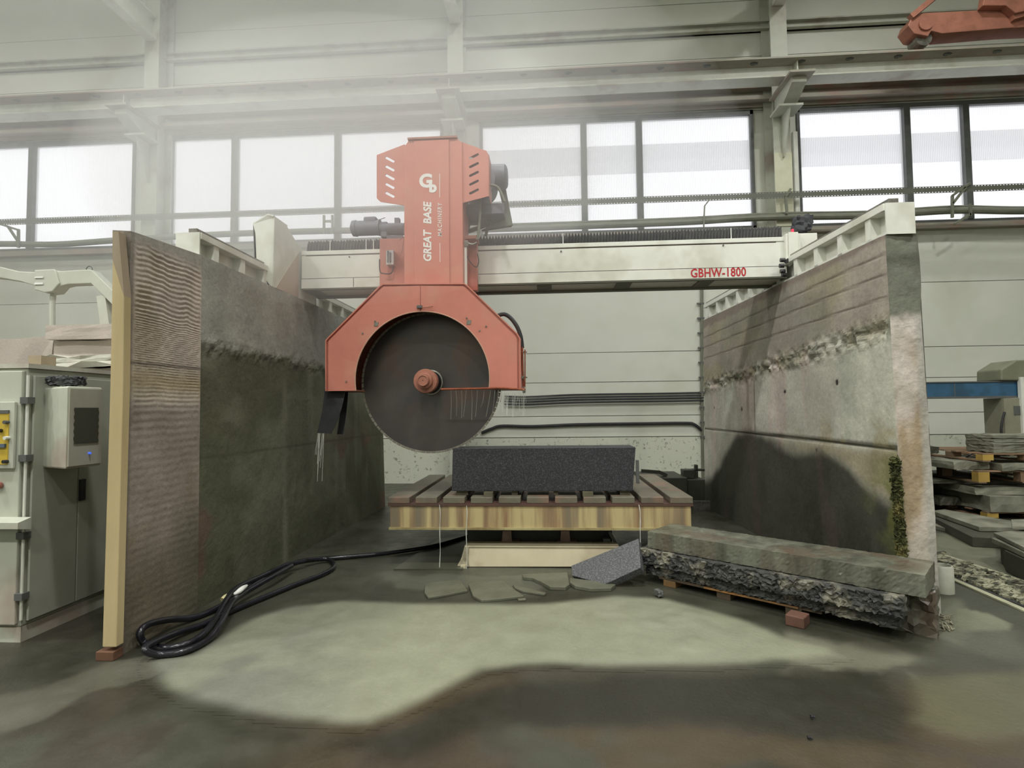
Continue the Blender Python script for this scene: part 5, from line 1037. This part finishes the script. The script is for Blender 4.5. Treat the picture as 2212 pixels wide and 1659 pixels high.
# far-left dark pile by the wall edge
cB = onz(2040, 1098)
for k in range(6): slab(cB.x-1.2, cB.x-0.02*k+0.05*(k % 2), cB.y+0.15+0.04*(k % 3), cB.y+1.3, 0.11*k+0.002, 0.11*k+0.108, m_piled if k < 4 else m_pile, ['lowest', 'second', 'third', 'fourth', 'fifth', 'topmost'][k]+' dark slab of the low pile beside the concrete wall edge', 50+k, 'slabs in the pile beside the wall edge')
b = MB(); rr = random.Random(5)
for k in range(26): p = Vector((cB.x-0.9+rr.random()*0.9, cB.y+0.3+rr.random()*0.7, 0.67)); t_ = rr.uniform(-0.6, 0.6); l = rr.uniform(0.1, 0.4); b.bar(p, p+Vector((math.cos(t_)*l, math.sin(t_)*l, rr.uniform(0, 0.12))), 0.02, 0.012)
tag(b.build('scrap_strips', m_piled), 'loose scrap strips on top of the low dark pile', 'scrap', kind='stuff')
# low planks and slabs in front of the piles
def lowslab(pts, z1, th, m, lab): tag(MB().prism([onz(px, py, z1) for px, py in pts], (0, 0, -th)).build('stone_slab', m, bevel=0.004), lab, 'slab', 'low slabs lying in front of the right pile')
lowslab([(2013, 1103), (2040, 1100), (2215, 1130), (2215, 1140), (2132, 1138), (2115, 1138)], 0.16, 0.05, m_pile, 'long pale slab lying low in front of the right pile')
lowslab([(2010, 1115), (2060, 1112), (2150, 1140), (2215, 1150), (2215, 1165), (2100, 1160)], 0.105, 0.103, m_piled, 'dark bearer block under the long pale low slab')
lowslab([(2012, 1124), (2030, 1123), (2150, 1156), (2160, 1166), (2140, 1166), (2012, 1133)], 0.05, 0.048, m_pile, 'narrow slab strip on the floor in front of the right pile')
cC = onz(2165, 1212)
lowslab([(2146, 1150), (2212, 1144), (2300, 1148), (2300, 1205), (2212, 1182)], 0.28, 0.035, m_pile, 'pale slab, upper one of the low stack at the right edge')
lowslab([(2142, 1162), (2212, 1155), (2300, 1160), (2300, 1225), (2215, 1195)], 0.24, 0.045, m_pile, 'pale slab under the upper one of the low stack at right edge')
lowslab([(2184, 1122), (2300, 1120), (2300, 1140), (2186, 1136)], 0.33, 0.03, m_pile, 'short pale slab behind the low stack at the right edge')
lowslab([(2160, 1168), (2260, 1162), (2330, 1170), (2330, 1225), (2215, 1210), (2172, 1190)], 0.19, 0.188, mat('black bearer', (54, 54, 42), rough=0.8), 'dark bearer under the low slab stack at the right edge')  # bearer in one plain, very dark colour
# trench with curbs and rubble
def strip_(p, q, w, z1, nm, lab, m): a, c = onz(*p), onz(*q); d = (c-a); n = Vector((-d.y, d.x, 0)).normalized()*w; tag(MB().obox(a+Vector((0, 0, 0.001)), d, n, (0, 0, z1)).build(nm, m), lab, 'curb', 'curbs along the drain trench')
m_curb = mat('pale crusted curb', (176, 176, 148), (150, 150, 126), scale=6, rough=0.6); 
strip_((2000, 1190), (2330, 1300), 0.05, 0.012, 'trench_curb', 'far pale curb of the rubble filled drain trench', m_curb); strip_((2040, 1248), (2330, 1375), 0.05, 0.012, 'trench_curb', 'near pale curb of the rubble filled drain trench', m_curb)
strip_((2030, 1240), (2330, 1362), 0.03, 0.010, 'trench_edge', 'thin dark steel edge inside the near trench curb', m_black)
b = MB(); rr = random.Random(9); a0, a1, b0, b1 = onz(2005, 1196), onz(2330, 1308), onz(2035, 1238), onz(2330, 1358)
m_rub = mat('slate chips', (150, 148, 124), (60, 60, 46), scale=12, rough=0.6, lo=0.45, hi=0.55)
for k in range(700):
    s_, t_ = rr.random(), rr.random(); p = (a0.lerp(a1, s_)).lerp(b0.lerp(b1, s_), t_); w_ = rr.uniform(0.02, 0.07); an = rr.uniform(-0.5, 0.9); u_ = Vector((math.cos(an), math.sin(an), rr.uniform(-.1, .2)))*w_*1.6; v_ = Vector((-math.sin(an), math.cos(an), rr.uniform(-.2, .2)))*w_*0.5
    b.obox(p+Vector((0, 0, 0.003)), u_, v_, (0, 0, rr.uniform(0.006, 0.02)))
tag(b.build('trench_rubble', m_rub), 'slate chips and grit filling the drain trench at right', 'rubble', kind='stuff')
tag(MB().prism([a0, a1, b1, b0], (0, 0, 0.003)).build('trench_bed', mat('dark trench', (50, 50, 38), rough=0.7)), 'dark wet bed of the drain trench under the chips', 'trench')

# ================================================================== LAMPS
for k, (x, y, z) in enumerate(LAMPS):
    lb = '%s high bay lamp in the %s row under the ceiling' % (('added unseen leftmost', 'left', 'middle', 'right')[k % 4], ('window side', 'second', 'rear')[k//4])
    r = thing('high_bay_lamp', lb, 'lamp', (x, y, z), 'high bay lamps'); MB().lathe((x, y, z+0.03), (0, 0, 1), [(0, 0.36), (0.02, 0.36), (0.22, 0.16), (0.30, 0.10)], 32).build('lamp_shade', m_screw, r, smooth=True)
    MB().cyl((x, y, z+0.33), (x, y, ZC-0.01), 0.012, n=8).build('cable', m_dark, r)
    ld = bpy.data.lights.new('lamp_light', 'AREA'); ld.shape = 'DISK'; ld.size = 0.7; ld.energy = LAMP_POWER[k//4]; ld.color = (1.0, 1.0, 0.96); lo2 = bpy.data.objects.new('lamp_light', ld); COL.objects.link(lo2); lo2.parent = r; lo2.location = (0, 0, 0.0)
    ld.spread = math.radians(170)

# ================================================================== MIST
def mist(c, rad, dens, lab, colr=(0.985, 0.99, 0.995)):
    b = MB(); prof = []; n = 24
    for k in range(n+1): t_ = math.pi*k/n; prof.append((-math.cos(t_), math.sin(t_)))
    b.lathe((0, 0, 0), (0, 0, 1), prof, 40); b.v = [(c[0]+v[0]*rad[0], c[1]+v[1]*rad[1], c[2]+v[2]*rad[2]) for v in b.v]
    m = bpy.data.materials.new('mist'); m.use_nodes = True; nt = m.node_tree
    for n_ in list(nt.nodes): nt.nodes.remove(n_)
    o = nt.nodes.new('ShaderNodeOutputMaterial'); v = nt.nodes.new('ShaderNodeVolumeScatter'); v.inputs['Color'].default_value = colr+(1,); v.inputs['Density'].default_value = dens; v.inputs['Anisotropy'].default_value = 0.45
    nt.links.new(v.outputs[0], o.inputs['Volume']); tag(b.build('water_mist', m), lab, 'mist', kind='stuff')
MIST = True
if MIST:
    mist((-7.5, 8.2, 6.2), (9.5, 3.1, 4.2), 0.062, 'thin white water mist hanging in the upper left of the hall')
    mist((-1.9, 5.0, 3.75), (2.5, 1.25, 1.25), 0.17, 'light spray mist around the top of the saw head and left wall')
    mist((-1.8, 7.9, 4.6), (4.6, 2.9, 3.2), 0.05, 'pale spray mist drifting behind the saw head')
